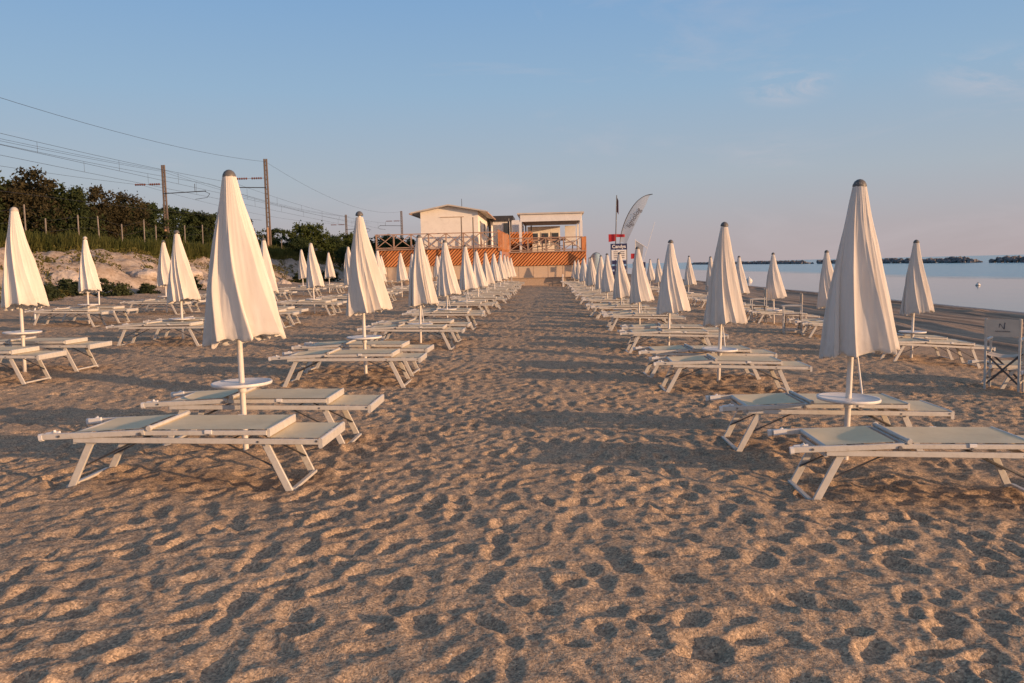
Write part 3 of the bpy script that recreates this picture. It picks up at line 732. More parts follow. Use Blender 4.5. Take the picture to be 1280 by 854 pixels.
m = MB(); m.box(((XL0+XL1)/2, TY+4.5, 3.20), (XL1-XL0, 9.2, 0.10)); m.box(((XR0+XR1)/2, TY+4.5, 2.75), (XR1-XR0, 9.2, 0.10)); m.build('deck', M['railwood'], ter)
m = MB(); railing(m, XL0+0.05, XL1-0.1, 3.26, 4.42, TY+0.06); m.build('railing', M['railwood'], ter)
m = MB(); railing(m, XR0+0.1, XR1-0.35, 2.81, 3.86, TY+0.06)
for k in range(5): m.box((XR1-0.05, TY+0.3+k*1.7, 3.33), (0.10, 0.11, 1.05))
m.box((XR1-0.05, TY+3.9, 3.90), (0.15, 7.8, 0.07)); m.build('railing', M['railwood'], ter)
m = MB()
for k in range(3): m.box((XR1-0.27+k*0.13, TY+0.0, 3.27), (0.115, 0.05, 1.25))
m.build('corner_boards', M['orangewood'], ter)
m = MB()   # pickets where the two levels meet, and the slatted screen behind
for k in range(9):
    x = XL1-0.1+k*0.105; zt = 4.66-k*0.055; m.box((x, TY+0.0, (zt+2.9-k*0.02)/2), (0.085, 0.05, zt-2.9+k*0.02))
for k in range(6):
    x = XL1+0.2+k*0.105; m.box((x, TY-0.06, 2.3), (0.085, 0.05, 1.38))
m.build('picket_screen', M['orangewood'], ter)
m = MB(); slats(m, XR0+0.0, XR0+1.95, 3.35, 4.55, TY+3.0); m.build('stair_screen', M['orangewood'], ter)
m = MB(); m.box((XR0+0.95, TY+3.1, 3.6), (1.9, 0.04, 1.6)); m.build('backing_board', M['darkgap'], ter)

# hut on the upper deck
HY = 70.4; HD = 24; hx0, hx1 = -10.45, -5.6
hut = empty('beach_hut'); tag(hut, 'cream gabled hut standing on the left upper deck', 'hut')
m = MB(); zb, ze = 3.25, 6.30; xm = (hx0+hx1)/2; zp = 6.76
vs = [(hx0, HY, zb), (hx1, HY, zb), (hx1, HY, ze), (xm, HY, zp), (hx0, HY, ze)]; vs += [(a, HY+HD, c) for a, b, c in vs]
m.add(vs, [(0, 1, 2, 3, 4), (9, 8, 7, 6, 5), (1, 6, 7, 2), (0, 4, 9, 5)]); m.build('wall', M['hutwall'], hut)
m = MB(); ov = 0.75; s_ = (zp-ze)/(xm-hx0)
for sx in (-1, 1):
    xe = xm+sx*((hx1-hx0)/2+ov); zz = zp-s_*((hx1-hx0)/2+ov)
    a = [(xm, HY-0.55, zp+0.02), (xe, HY-0.55, zz+0.02), (xe, HY+HD+0.4, zz+0.02), (xm, HY+HD+0.4, zp+0.02)]
    vs = a+[(p[0], p[1], p[2]+0.11) for p in a]; m.add(vs, [(3, 2, 1, 0), (4, 5, 6, 7), (0, 1, 5, 4), (1, 2, 6, 5), (2, 3, 7, 6)])
roof = m.build('roof', M['roof'], hut)
m = MB()
for sx in (-1, 1):
    xe = xm+sx*((hx1-hx0)/2+ov+0.06); zz = zp-s_*((hx1-hx0)/2+ov)
    m.tube((xe, HY-0.6, zz+0.0), (xe, HY+HD+0.4, zz+0.0), 0.07, 0.07, 8)
m.build('gutter', M['railwood'], roof)
m = MB(); m.tube((xm+0.9, HY+2, zp-0.2), (xm+0.9, HY+2, zp+0.75), 0.03, 0.02, 6); m.build('aerial', M['wire'], roof)
m = MB(); m.box((xm+0.25, HY-0.03, 5.85), (2.0, 0.06, 0.05)); m.build('conduit', M['seam'], hut)
for k in range(4):
    w = MB(); yy = HY+2.2+k*4.6; w.box((hx1+0.02, yy, 5.05), (0.05, 1.3, 1.15)); wo = w.build('window', M['white'], hut)
    w = MB(); w.box((hx1+0.05, yy, 5.05), (0.03, 1.1, 0.95)); w.build('pane', M['glass'], wo)

# low service block between hut and pavilion
sb = empty('service_block'); tag(sb, 'small white block with flat dark roof between hut and pavilion', 'building')
m = MB(); m.box((-4.1, 84, 4.6), (1.9, 5, 2.8)); m.build('wall', M['white'], sb)
m = MB(); m.box((-4.15, 84, 6.25), (2.2, 5.6, 0.5)); m.build('roof', M['roofdark'], sb)
m = MB(); m.box((-3.75, 81.45, 5.3), (0.5, 0.06, 1.0)); m.build('window', M['glass'], sb)
ac = empty('vent_housing', (-2.6, 80, 4.4)); tag(ac, 'white rooftop vent housing with pipes beside the pavilion', 'vent')
m = MB(); m.box((0, 0, 0.6), (1.0, 1.0, 1.9)); m.build('housing', M['white'], ac)
m = MB(); m.tube((-0.85, 0, -0.8), (-0.85, 0, 1.75), 0.09, 0.09, 10); m.tube((-0.62, -0.2, -0.8), (-0.62, -0.2, 1.5), 0.07, 0.07, 10); m.build('pipe', M['darkmetal'], ac)

# pavilion on the right deck
pv = empty('terrace_pavilion'); tag(pv, 'open white flat roofed pavilion on the right terrace deck', 'pavilion')
px0, px1, py0, py1, pzt = -2.05, 3.05, 70.6, 77.6, 5.95
m = MB(); m.box(((px0+px1)/2, (py0+py1)/2, pzt+0.02), (px1-px0+0.5, py1-py0+0.5, 0.12)); m.build('roof', M['roof'], pv)
m = MB(); m.box(((px0+px1)/2, py0, 5.62), (px1-px0, 0.14, 0.62)); m.box((px0, (py0+py1)/2, 5.62), (0.13, py1-py0-0.2, 0.60)); m.box((px1, (py0+py1)/2, 5.62), (0.13, py1-py0-0.2, 0.60)); m.build('fascia', M['white'], pv)
m = MB(); m.box(((px0+px1)/2, (py0+py1)/2, 5.33), (px1-px0-0.3, py1-py0-0.2, 0.05)); m.build('ceiling', M['shade'], pv)
for X in (px0, px1):
    for Y in (py0, py1):
        m = MB(); m.box((X, Y-0.003, 4.06), (0.22, 0.20, 2.5)); m.build('post', M['white'], pv)
m = MB(); m.box((-0.1, py1-0.1, 4.0), (3.0, 0.1, 2.4)); m.build('back_wall', M['hutwall'], pv)
for k in range(3):
    w = MB(); w.box((-0.95+k*0.95, py1-0.17, 4.1), (0.75, 0.04, 1.1)); wo = w.build('window', M['white'], pv)
    w = MB(); w.box((-0.95+k*0.95, py1-0.20, 4.1), (0.60, 0.03, 0.95)); w.build('pane', M['glass'], wo)
m = MB(); m.box((2.35, py1-0.15, 4.3), (1.0, 0.08, 1.8)); m.build('side_panel', M['white'], pv)
m = MB(); m.box((px0+0.35, 75.0, 4.1), (0.10, 1.6, 2.4)); m.box((-1.2, 74.5, 4.0), (0.12, 0.12, 2.3)); m.build('partition', M['shade'], pv)

def cafe_table(x, y, lab):
    t = empty('cafe_table', (x, y, 2.81)); m = MB(); m.box((0, 0, 0.735), (0.8, 0.8, 0.035)); m.build('table_top', M['railwood'], t)
    for a in (-1, 1):
        for b in (-1, 1): m = MB(); m.bar((a*0.34, b*0.34, 0), (a*0.34, b*0.34, 0.72), 0.05, 0.05); m.build('leg', M['darkmetal'], t)
    tag(t, lab, 'table', 'tables on the terrace deck')
def cafe_chair(x, y, rz, lab):
    t = empty('cafe_chair', (x, y, 2.81), rz); m = MB(); m.box((0, 0, 0.45), (0.42, 0.42, 0.04)); m.build('seat', M['darkcloth'], t)
    m = MB(); m.box((0, 0.20, 0.74), (0.42, 0.03, 0.26)); m.build('backrest', M['darkcloth'], t)
    for a in (-1, 1):
        m = MB(); m.bar((a*0.19, 0.19, 0), (a*0.19, 0.215, 0.87), 0.03, 0.03); m.build('leg', M['darkmetal'], t)
        m = MB(); m.bar((a*0.19, -0.19, 0), (a*0.19, -0.19, 0.43), 0.03, 0.03); m.build('leg', M['darkmetal'], t)
    tag(t, lab, 'chair', 'chairs on the terrace deck')
for k, w in enumerate(('left', 'middle', 'right')):
    X = -1.0+k*1.5
    cafe_table(X, 72.0, 'dark cafe table under the pavilion, %s one behind the cross rail' % w)
    cafe_chair(X-0.55, 71.9, 1.4, 'dark chair on the left of the %s pavilion table' % w)
    cafe_chair(X+0.55, 72.1, -1.5, 'dark chair on the right of the %s pavilion table' % w)
fb = empty('flower_box', (0.35, TY+0.25, 3.62)); tag(fb, 'long flower box of red blossoms on the pavilion cross rail', 'flower box')
m = MB(); m.box((0, 0, 0.08), (2.7, 0.18, 0.16)); m.build('trough', M['railwood'], fb)
m = MB(); r_ = random.Random(2)
for k in range(260):
    c = Vector((r_.uniform(-1.35, 1.35), r_.uniform(-0.12, 0.12), 0.18+abs(r_.gauss(0, 0.07)))); a = Vector((r_.gauss(0, 1), r_.gauss(0, 1), r_.gauss(0, 1))).normalized(); b = a.orthogonal().normalized()
    m.add([c-a*0.035, c+b*0.035, c+a*0.035, c-b*0.035], [(0, 1, 2, 3)])
m.build('blossom', M['red_leaf'], fb)
for x, w, in ((-6.75, 'left'), (-5.8, 'right')):
    m = MB(); m.tube((0, 0, -0.3), (0, 0, 5.5), 0.055, 0.045, 8); o = m.build('slim_post', M['concrete']); o.location = (x, 67.8, gz(x, 67.8))
    tag(o, 'slim grey post standing before the hut terrace, %s of the two' % w, 'post', 'slim posts before the terrace')
m = MB(); m.tube((0, 0, -0.3), (0, 0, 1.0), 0.04, 0.04, 8); o = m.build('short_post', M['white']); o.location = (1.35, 66.5, gz(1.35, 66.5)); tag(o, 'short white post at foot of the terrace ledge, right side', 'post')

# ------------------------------------------------------------------ flags, signs, chairs
def text_mb(txt, size, mat, name, parent, loc, rot, ext=0.003, bold=0.0):
    cu = bpy.data.curves.new('lettering_curve', 'FONT'); cu.body = txt; cu.size = size; cu.extrude = ext; cu.align_x = 'CENTER'; cu.align_y = 'CENTER'; cu.offset = bold
    tmp = bpy.data.objects.new('lettering_source', cu); COL.objects.link(tmp)
    dg = bpy.context.evaluated_depsgraph_get(); me = bpy.data.meshes.new_from_object(tmp.evaluated_get(dg)); bpy.data.objects.remove(tmp)
    me.materials.clear(); me.materials.append(mat)
    o = bpy.data.objects.new(name, me); COL.objects.link(o); o.parent = parent; o.location = loc; o.rotation_euler = rot
    return o
def info_board(x, y, w, zt, lab, txt):
    z0 = gz(x, y); b = empty('notice_board', (x, y, z0))
    for s_ in (-1, 1): m = MB(); m.tube((s_*w/2, 0, -0.3), (s_*w/2, 0, zt), 0.03, 0.03, 8); m.build('post', M['darkmetal'], b)
    m = MB(); m.box((0, -0.05, zt-0.21), (w*1.02, 0.05, 0.42)); h = m.build('header_panel', M['navy'], b)
    if txt: text_mb(txt, 0.33, M['white'], 'lettering', h, (0, -0.08, zt-0.21), (R(90), 0, 0), 0.003, 0.008)
    m = MB(); m.box((0, -0.04, zt-0.80), (w*0.94, 0.03, 0.68)); p = m.build('notice_panel', M['white'], b)
    m = MB()
    for r_ in range(4):
        for c_ in range(2): m.box((-w*0.2+c_*w*0.42, -0.062, zt-0.58-r_*0.14), (w*0.26, 0.008, 0.05))
    m.build('print', M['ink'], p)
    for k in range(3): m = MB(); m.box((0, -0.045, zt-1.33-k*0.38), (w*0.9, 0.04, 0.26)); m.build('lower_panel', M['navy'], b)
    tag(b, lab, 'sign', 'notice boards on the beach')
info_board(5.25, 60.0, 1.12, 3.32, 'navy and white notice board reading Candys below the red flag', 'Candys')
info_board(7.35, 66.0, 0.95, 2.15, 'smaller notice board just right of the lettered board', '')
def flag_pole(x, y, zt, lab, ext):
    f = empty('flag_pole', (x, y, gz(x, y))); m = MB(); m.tube((-0.12, 0, -0.4), (0.12, 0, zt), 0.045, 0.03, 8); m.build('pole', M['darkmetal'], f)
    def cloth(name, mat, x0, z0, w, h, dr):
        m = MB(); vs = []; n = 10
        for i in range(n+1):
            u = i/n
            for v in (0, 1): vs.append((x0+w*u, 0.05*math.sin(u*6)*u, z0-h*v*(1-0.10*u)-dr*u))
        m.add(vs, [(2*i, 2*i+2, 2*i+3, 2*i+1) for i in range(n)], True); m.build(name, mat, f)
    if ext == 1:
        cloth('pennant', M['darkcloth'], 0.11, zt-0.05, 0.13, 1.1, 0.35)
        cloth('flag', M['red'], -0.50, zt-2.75, 0.52, 0.55, 0.0); cloth('streamer', M['red'], 0.04, zt-2.75, 0.62, 0.22, 0.03)
    else: cloth('flag', M['red'], -0.35, zt-0.1, 0.5, 0.42, 0.0)
    tag(f, lab, 'flag', 'flag poles on the beach')
flag_pole(5.05, 60.3, 6.75, 'dark flag pole with red flag and drooping pennant, left of feather banner', 1)
flag_pole(7.1, 66.4, 2.9, 'short pole with small red flag, right of the lettered board', 2)
# feather banner: tall curved sail
fe = empty('feather_banner', (5.55, 60.6, gz(5.55, 60.6))); tag(fe, 'tall pale grey feather banner curving over to the right', 'banner')
m = MB(); vs = []; n = 28; spine = []
for i in range(n+1):
    u = i/n; x = -0.15+2.35*u**1.5; z = 3.5+3.3*math.sin(u*math.pi/2)**1.02; spine.append((x, z))
for i in range(n+1):
    u = i/n; x, z = spine[i]; w = 0.78*math.sin(math.pi*min(1, u*0.86+0.14))**0.55*(1 if u < 0.6 else 1-((u-0.6)/0.4)**1.7*0.92)
    for v in (0, 0.33, 0.66, 1): vs.append((x+w*v*0.93, 0.05*math.sin(3*v+u*6), z-w*v*0.36))
m.add(vs, [(4*i+k, 4*i+4+k, 4*i+5+k, 4*i+1+k) for i in range(n) for k in range(3)], True); sail = m.build('sail', M['sheer'], fe)
m = MB(); m.path([(-0.15, 0, -0.4)]+[(x, 0, z) for x, z in spine], 0.028, 8); m.build('pole', M['darkmetal'], fe)
lt = text_mb('lignolog', 0.50, M['inkpale'], 'lettering', sail, (0.84, -0.10, 5.15), (R(90), R(-57), 0), 0.002, 0.004)
# white windsurf rig behind
ws = empty('folded_parasol_frame', (7.6, 66.8, gz(7.6, 66.8))); tag(ws, 'thin white leaning frame with a cloth strip behind the boards', 'frame')
m = MB(); m.tube((-0.5, 0, 0), (1.1, 0, 5.3), 0.02, 0.012, 6); m.tube((-0.5, 0, 0), (-0.45, 0, 4.0), 0.02, 0.02, 6); m.tube((-0.45, 0, 3.9), (0.45, 0, 3.3), 0.02, 0.02, 6); m.build('spar', M['white'], ws)
m = MB(); m.add([(-0.45, 0, 3.9), (0.2, 0, 3.45), (0.05, 0.03, 2.3), (-0.42, 0.0, 2.4)], [(0, 3, 2, 1)]); m.build('cloth_strip', M['banner'], ws)
# pale blue dome shelter beyond the terrace corner
bt = empty('beach_tent', (4.6, 76, gz(4.6, 76))); tag(bt, 'pale blue dome shelter just right of the terrace corner', 'tent')
m = MB(); vs = []
for i in range(9):
    a = i/8*math.pi/2
    for j in range(16): b_ = 2*math.pi*j/16; q = 1.0+0.04*math.cos(4*b_); vs.append((1.0*q*math.cos(a)*math.cos(b_), 1.0*q*math.cos(a)*math.sin(b_), 2.9*math.sin(a)))
m.add(vs, [(i*16+j, i*16+(j+1) % 16, (i+1)*16+(j+1) % 16, (i+1)*16+j) for i in range(8) for j in range(16)], True); m.build('shell', M['blue'], bt)
m = MB(); m.path([(1.01*math.cos(a/12*math.pi), -0.02, 2.93*math.sin(a/12*math.pi)) for a in range(13)], 0.02, 6); m.build('pole', M['darkmetal'], bt)

def director_chair(x, y, rz, lab):
    t = empty('folding_chair', (x, y, gz(x, y)), rz); W = 0.215; D = 0.22
    for s_ in (-1, 1):
        m = MB(); m.bar((s_*W, -D, -0.05), (s_*W, -D, 1.06), 0.026, 0.032); m.build('back_post', M['frame'], t)
        m = MB(); m.bar((s_*W, D, -0.05), (s_*W, D, 0.73), 0.026, 0.032); m.build('front_post', M['frame'], t)
        m = MB(); m.bar((s_*W, -D-0.01, 0.745), (s_*W, D+0.06, 0.745), 0.045, 0.026); m.build('armrest', M['frame'], t)
        m = MB(); m.bar((s_*W, -D, 0.12), (s_*W, D, 0.12), 0.020, 0.024); m.build('side_rail', M['frame'], t)
    for k, yy in ((1, -D+0.02), (-1, -D+0.045), (1, D-0.02), (-1, D-0.045)):
        m = MB(); m.bar((-k*W*0.95, yy, 0.10), (k*W*0.95, yy, 0.52), 0.016, 0.026); m.build('cross_brace', M['darkmetal'], t)
    m = MB(); vs = []
    for i in range(7):
        u = i/6
        for v in (0, 1): vs.append((-W+2*W*u, -D+2*D*v, 0.53-0.035*math.sin(math.pi*u)))
    m.add(vs, [(2*i, 2*i+2, 2*i+3, 2*i+1) for i in range(6)], True); m.build('seat', M['chairfab'], t)
    m = MB(); vs = []
    for i in range(9):
        u = i/8
        for z in (0.80, 1.05): vs.append((-W-0.018+(2*W+0.036)*u, -D-0.018+0.006*math.sin(math.pi*u), z))
    m.add(vs, [(2*i, 2*i+2, 2*i+3, 2*i+1) for i in range(8)], True)
    for s_ in (-1, 1): m.tube((s_*(W+0.002), -D, 0.80), (s_*(W+0.002), -D, 1.055), 0.021, 0.021, 12)
    bk = m.build('backrest', M['chairfab'], t)
    # stroke-built letter N and the small line of print beneath
    m = MB()
    def stroke(p, q, w0, w1):
        p = Vector(p); q = Vector(q); d = (q-p).normalized(); nn = Vector((-d[1], d[0])); yy = -D-0.016+0.004
        def P(v): return (v[0], -D-0.020+0.012, v[1])
        m.add([P(p+nn*w0), P(p-nn*w0), P(q-nn*w1), P(q+nn*w1)], [(0, 1, 2, 3)])
    yoff = -D-0.012
    stroke((-0.050, 0.930), (-0.040, 0.990), 0.004, 0.006); stroke((-0.040, 0.990), (0.014, 0.908), 0.003, 0.004)
    stroke((0.014, 0.908), (0.022, 1.005), 0.008, 0.004); stroke((0.022, 1.005), (0.027, 0.985), 0.004, 0.006)
    m.build('letter', M['ink'], bk)
    text_mb('NAVI MARINA', 0.030, M['ink'], 'lettering', bk, (0.0, -D-0.008, 0.875), (R(90), 0, 0), 0.0005)
    for o in list(bk.children): o.location.y -= 0.008
    tag(t, lab, 'folding chair', 'folding chairs by the seaward loungers')
director_chair(6.72, 12.45, R(-36), 'nearest sand coloured folding chair with a black N on its back')
director_chair(6.45, 22.1, R(78), 'folding chair seen side on near the third seaward umbrella')
director_chair(6.80, 27.0, R(84), 'folding chair beside the fourth seaward umbrella')
director_chair(6.55, 32.5, R(-60), 'farthest folding chair, by the fifth seaward umbrella')

# ------------------------------------------------------------------ dune bank, fence, masts, wires
cr_ = MB()
cr_.box((0, 0, 0.22), (0.62, 0.42, 0.03)); cr_.box((0, -0.20, 0.42), (0.62, 0.03, 0.40)); cr_.box((0, 0.20, 0.42), (0.62, 0.03, 0.40)); cr_.box((-0.30, 0, 0.42), (0.03, 0.37, 0.39)); cr_.box((0.30, 0, 0.42), (0.03, 0.37, 0.39)); cr_.box((0, 0, 0.615), (0.68, 0.48, 0.03))
x_, y_ = -20.6, 37.0; o = cr_.build('plastic_crate', M['plastic_white']); o.location = (x_, y_, gz(x_, y_)-0.05); tag(o, 'white plastic crate on the pale bank behind leftmost line umbrella', 'crate')
for (x_, y_, h_, lab) in ((-14.5, 23.0, 0.55, 'short pale stake in sand left of the dune umbrellas'), (-17.0, 31.0, 0.75, 'short pale stake right of the nearest dune umbrella')):
    m = MB(); m.tube((0, 0, -0.2), (0.03, 0, h_), 0.03, 0.027, 8); m.box((0.03, 0, h_), (0.08, 0.08, 0.03)); o = m.build('stake', M['white']); o.location = (x_, y_, gz(x_, y_)); tag(o, lab, 'stake')
fn = empty('wire_fence'); tag(fn, 'wire fence on slim grey posts along the bank crest', 'fence')
posts = []
for y in [36, 39, 42.3, 45.3, 48, 50.8, 53.6, 56.5, 59.4, 61.9, 67, 69.6, 73, 77, 81, 86, 91, 97]:
    x = -29.0+0.3*math.sin(y); z = gz(x, y); h = 2.35+0.35*math.sin(y*3.1)
    m = MB(); m.bar((x, y, z-0.3), (x+0.05*math.sin(y*5), y, z+h), 0.065, 0.065); m.build('fence_post', M['postgrey'], fn); posts.append((x, y, z+h))
for f in (0.15, 0.8, 1.5):
    m = MB(); m.path([(p[0], p[1], p[2]-f) for p in posts], 0.008, 4); m.build('fence_wire', M['wire'], fn)

def mast(x, y, h, side, lab):
    z = gz(x, y); t = empty('catenary_mast', (x, y, z))
    m = MB()
    for s_ in (-1, 1): m.bar((s_*0.17, 0, -0.5), (s_*0.12, 0, h), 0.15, 0.18)
    k = 0.5
    while k < h: m.box((0, 0, k), (0.30, 0.12, 0.09)); k += 0.5
    m.build('post', M['concrete'], t)
    m = MB(); m.bar((0, -0.12, h-3.05), (side*4.6, -0.12, h-2.90), 0.07, 0.09); m.tube((side*3.4, -0.12, h-2.90), (side*3.4, -0.12, h-2.1), 0.03, 0.03, 6); m.path([(side*4.4, -0.12, h-2.9), (side*5.0, -0.12, h-3.2), (side*4.7, -0.12, h-3.6), (side*3.4, -0.12, h-3.75)], 0.025, 6); m.build('arm', M['wire'], t)
    for q in (0, 1):
        m = MB()
        for j in range(5): m.tube((-(0.5+q*1.6+j*0.24), 0, h-2.02), (-(0.62+q*1.6+j*0.24), 0, h-2.02), 0.11, 0.11, 8)
        m.tube((0, 0, h-2.02), (-(1.6+q*1.6), 0, h-2.02), 0.02, 0.02, 5); m.build('insulator', M['insul'], t)
    m = MB(); m.bar((-0.05, -0.14, 0.4), (-0.05, -0.14, 3.4), 0.5, 0.12); m.build('base_sleeve', M['railwood'], t)
    tag(t, lab, 'railway mast', 'railway masts')
mast(-41.0, 89.5, 10.3, 1, 'brown lattice railway mast left of the big near umbrella')
mast(-29.8, 89.5, 10.7, -1, 'tallest looking railway mast right of the big near umbrella')
mast(-41.0, 172, 10.0, 1, 'distant railway mast above the round bushes')
mast(-29.8, 174, 10.6, -1, 'distant railway mast left of the hut roof')
def catline(x, y0, y1, z0, z1, sag, n=24):
    return [(x, y0+(y1-y0)*i/n, z0+(z1-z0)*i/n-sag*4*(i/n)*(1-i/n)) for i in range(n+1)]
spans = [(5, 89.5), (89.5, 173)]
def wire_thing(lab, lines, r=0.012):
    t = empty('overhead_wire', lines[0][0]); c = Vector(lines[0][0])
    for L in lines:
        m = MB(); m.path([tuple(Vector(p)-c) for p in L], r, 4); m.build('cable', M['wire'], t)
    tag(t, lab, 'overhead wire', 'railway wires'); return t
def catenary(x, lab):
    L1 = []; L2 = []
    for a, b in spans: L1 += catline(x, a, b, 11.2, 11.2, 0.75); L2 += catline(x, a, b, 9.8, 9.8, 0.05)
    t = wire_thing(lab, [L1, L2]); m = MB(); c = Vector(L1[0])
    for k in range(2, len(L1), 3):
        if abs((L1[k][1]-89.5)) > 1: m.tube(Vector(L1[k])-c, Vector(L2[k])-c, 0.011, 0.011, 4, False)
    m.build('dropper', M['wire'], t)
catenary(-36.0, 'contact wire pair with droppers held by the left mast')
catenary(-33.2, 'contact wire pair with droppers held by the right mast')
top = []
for a, b in spans: top += catline(-29.8, a, b, 13.4, 13.4, 1.9)
wire_thing('single highest wire sagging over the top of the right mast', [top])
fd = []
for dx in (0, 0.7):
    L = []
    for a, b in spans: L += catline(-41.2+dx, a, b, 12.7, 12.7, 0.8)
    fd.append(L)
wire_thing('two feeder wires running over the top of the left mast', fd)
wire_thing('lower feeder wires strung beside the left mast insulators', [catline(-43.5, 5, 89.5, 11.3, 11.3, 0.9), catline(-43.5, 89.5, 172, 11.3, 11.3, 0.9)])
wire_thing('single low telephone wire in front of the dark trees', [catline(-30.5, 20, 89.5, 6.6, 7.2, 0.35)])

# ------------------------------------------------------------------ vegetation
def leaves_np(centers, size, rg, flat=0.0):
    n = len(centers); a = rg.standard_normal((n, 3)); a /= np.linalg.norm(a, axis=1, keepdims=True)
    b = np.cross(a, rg.standard_normal((n, 3))); b /= np.linalg.norm(b, axis=1, keepdims=True)
    s = size*rg.uniform(0.6, 1.4, (n, 1)); C = np.asarray(centers)
    V = np.stack([C-a*s, C+b*s*0.5, C+a*s, C-b*s*0.5], 1).reshape(-1, 3)
    return V, np.arange(4*n).reshape(n, 4)
def crown_points(rg, lobes, n, gap=0.25):
    w = np.array([l[3]**2 for l in lobes]); w = w/w.sum(); out = []
    for (cx, cy, cz, r), k in zip(lobes, (w*n).astype(int)):
        nc = max(10, int(r*r*13)); d = rg.standard_normal((nc, 3)); d /= np.linalg.norm(d, axis=1, keepdims=True)
        d[:, 2] = np.where(d[:, 2] < -0.5, -d[:, 2], d[:, 2])
        cl = d*(r*rg.uniform(0.55, 1.12, (nc, 1))); idx = rg.integers(0, nc, k)
        p = cl[idx]+rg.standard_normal((k, 3))*r*0.15*rg.uniform(0.4, 1.3, (k, 1)); p[:, 2] *= 0.85
        out.append(p+[cx, cy, cz])
    return np.vstack(out)
def tree_mesh(seed, H, Rr, leaf, mat, nleaf, name='crown', low=0.25):
    rg = np.random.default_rng(seed); lobes = []
    for k in range(9):
        a = rg.uniform(0, 6.28); q = Rr*rg.uniform(0.15, 0.75); z = H*rg.uniform(low+0.05, 0.82)
        lobes.append((q*math.cos(a), q*math.sin(a), z, Rr*rg.uniform(0.30, 0.50)))
    lobes.append((0, 0, H*0.84, Rr*0.36)); lobes.append((0, 0, H*0.5, Rr*0.6))
    P = crown_points(rg, lobes, nleaf); V, F = leaves_np(P, leaf, rg)
    me = np_mesh(name, V, F, mat, False)
    t = MB(); t.tube((0, 0, -0.3), (0.1, 0, H*0.45), 0.20*H/7, 0.12*H/7, 8)
    for l in lobes: t.tube((0.08, 0, H*rg.uniform(0.2, 0.45)), (l[0]*0.8, l[1]*0.8, l[2]), 0.07*H/7, 0.02, 5, False)
    return me, t
TREES = {}
def place_tree(kind, x, y, s, rz, name, lab, cat, group, dz=-0.1, sz=None):
    if kind not in TREES:
        seed, H, Rr, leaf, mat, nl, low = KIND[kind]; me, t = tree_mesh(seed, H, Rr, leaf, M[mat], nl, 'crown', low)
        tr = t.build('trunk', M['bark']); tm = tr.data; bpy.data.objects.remove(tr); TREES[kind] = (me, tm)
    me, tm = TREES[kind]; t = empty(name, (x, y, gz(x, y)+dz), rz); t.scale = (s, s, sz or s)
    for n_, d in (('trunk', tm), ('crown', me)): o = bpy.data.objects.new(n_, d); COL.objects.link(o); o.parent = t
    tag(t, lab, cat, group)
KIND = {'brown': (31, 7.0, 4.2, 0.14, 'leaf_brown', 15000, 0.10), 'brown2': (37, 7.0, 4.0, 0.14, 'leaf_dark', 15000, 0.08), 'dark': (32, 6.0, 3.4, 0.14, 'leaf_pine', 11000, 0.1), 'dark2': (33, 6.0, 3.6, 0.15, 'leaf_dark', 11000, 0.1),
        'bush': (34, 3.6, 2.6, 0.12, 'leaf_mid', 8000, 0.05), 'bush2': (35, 3.4, 2.8, 0.12, 'leaf_pine', 8000, 0.05), 'shrub': (36, 0.9, 0.9, 0.055, 'shrub', 4500, 0.0)}
tl = [('brown', -46, 57, 0.98, 0.3, 'brown twiggy tree cut by the left edge of the photo'), ('brown2', -41.5, 60, 0.98, 1.9, 'brown leafed tree second from the left edge, behind the fence'),
      ('brown', -38.5, 62, 0.93, 4.0, 'tall brown twiggy tree behind the leftmost umbrella'), ('brown2', -36.3, 63, 0.80, 0.9, 'dark rounded tree behind the fence, left of the dune umbrella'), ('brown', -36.5, 68, 0.82, 2.6, 'brown tree at the right end of the tall clump'),
      ('dark2', -48, 74, 1.2, 0.0, 'dark tree filling behind the tall brown clump'), ('brown2', -39.5, 75, 0.72, 5, 'low dark tree beside the tall brown clump'),
      ('dark', -42, 82, 0.98, 2.2, 'green pine like tree just right of the brown clump'), ('dark2', -42.5, 88, 1.02, 1.0, 'dark green tree left of the brown railway mast'), ('dark', -43, 94, 1.05, 3.3, 'dark green tree behind the brown railway mast'),
      ('dark2', -42.5, 99, 1.02, 4.3, 'dark green tree right of the brown railway mast'), ('dark', -42.0, 106, 1.02, 5.6, 'dark tree just left of the big near umbrella'), ('dark2', -41.0, 113, 0.95, 0.6, 'dark tree hidden partly behind the big near umbrella'),
      ('dark', -39.5, 118, 0.80, 1.6, 'low tree right of the big near umbrella')]
for k, x, y, s, rz, lab in tl: place_tree(k, x, y, s, rz, 'tree', lab, 'tree', 'trees behind the fence')
bl = [('bush', -33.5, 104, 0.75, 0.4, 'low bush at the foot of the right railway mast'), ('bush2', -31.0, 104, 0.85, 2.0, 'dark bush right of the tall railway mast'), ('bush', -28.6, 102, 1.12, 1.0, 'large round green bush above the small far umbrellas'), ('bush2', -27.0, 106, 0.85, 3.0, 'dark bush right of the large round bush'),
      ('bush', -26.4, 112, 0.95, 4.4, 'green bush left of the second walkway umbrella'), ('bush2', -27.0, 92, 0.62, 5.1, 'low dark bush on the bank below the large round one'), ('bush2', -24.0, 100, 0.70, 0.2, 'dark bush left of the terrace, low on the bank'), ('bush2', -21.5, 104, 0.8, 2.8, 'dark bush beside the terrace end'),
      ('bush2', -17.5, 88, 1.18, 1.2, 'dark bush seen through the left end of the cross railing'), ('bush2', -15.2, 86, 1.15, 3.9, 'dark bush behind the cross railing, right of its neighbour')]
for k, x, y, s, rz, lab in bl: place_tree(k, x, y, s, rz, 'bush', lab, 'bush', 'bushes at the far end of the bank')
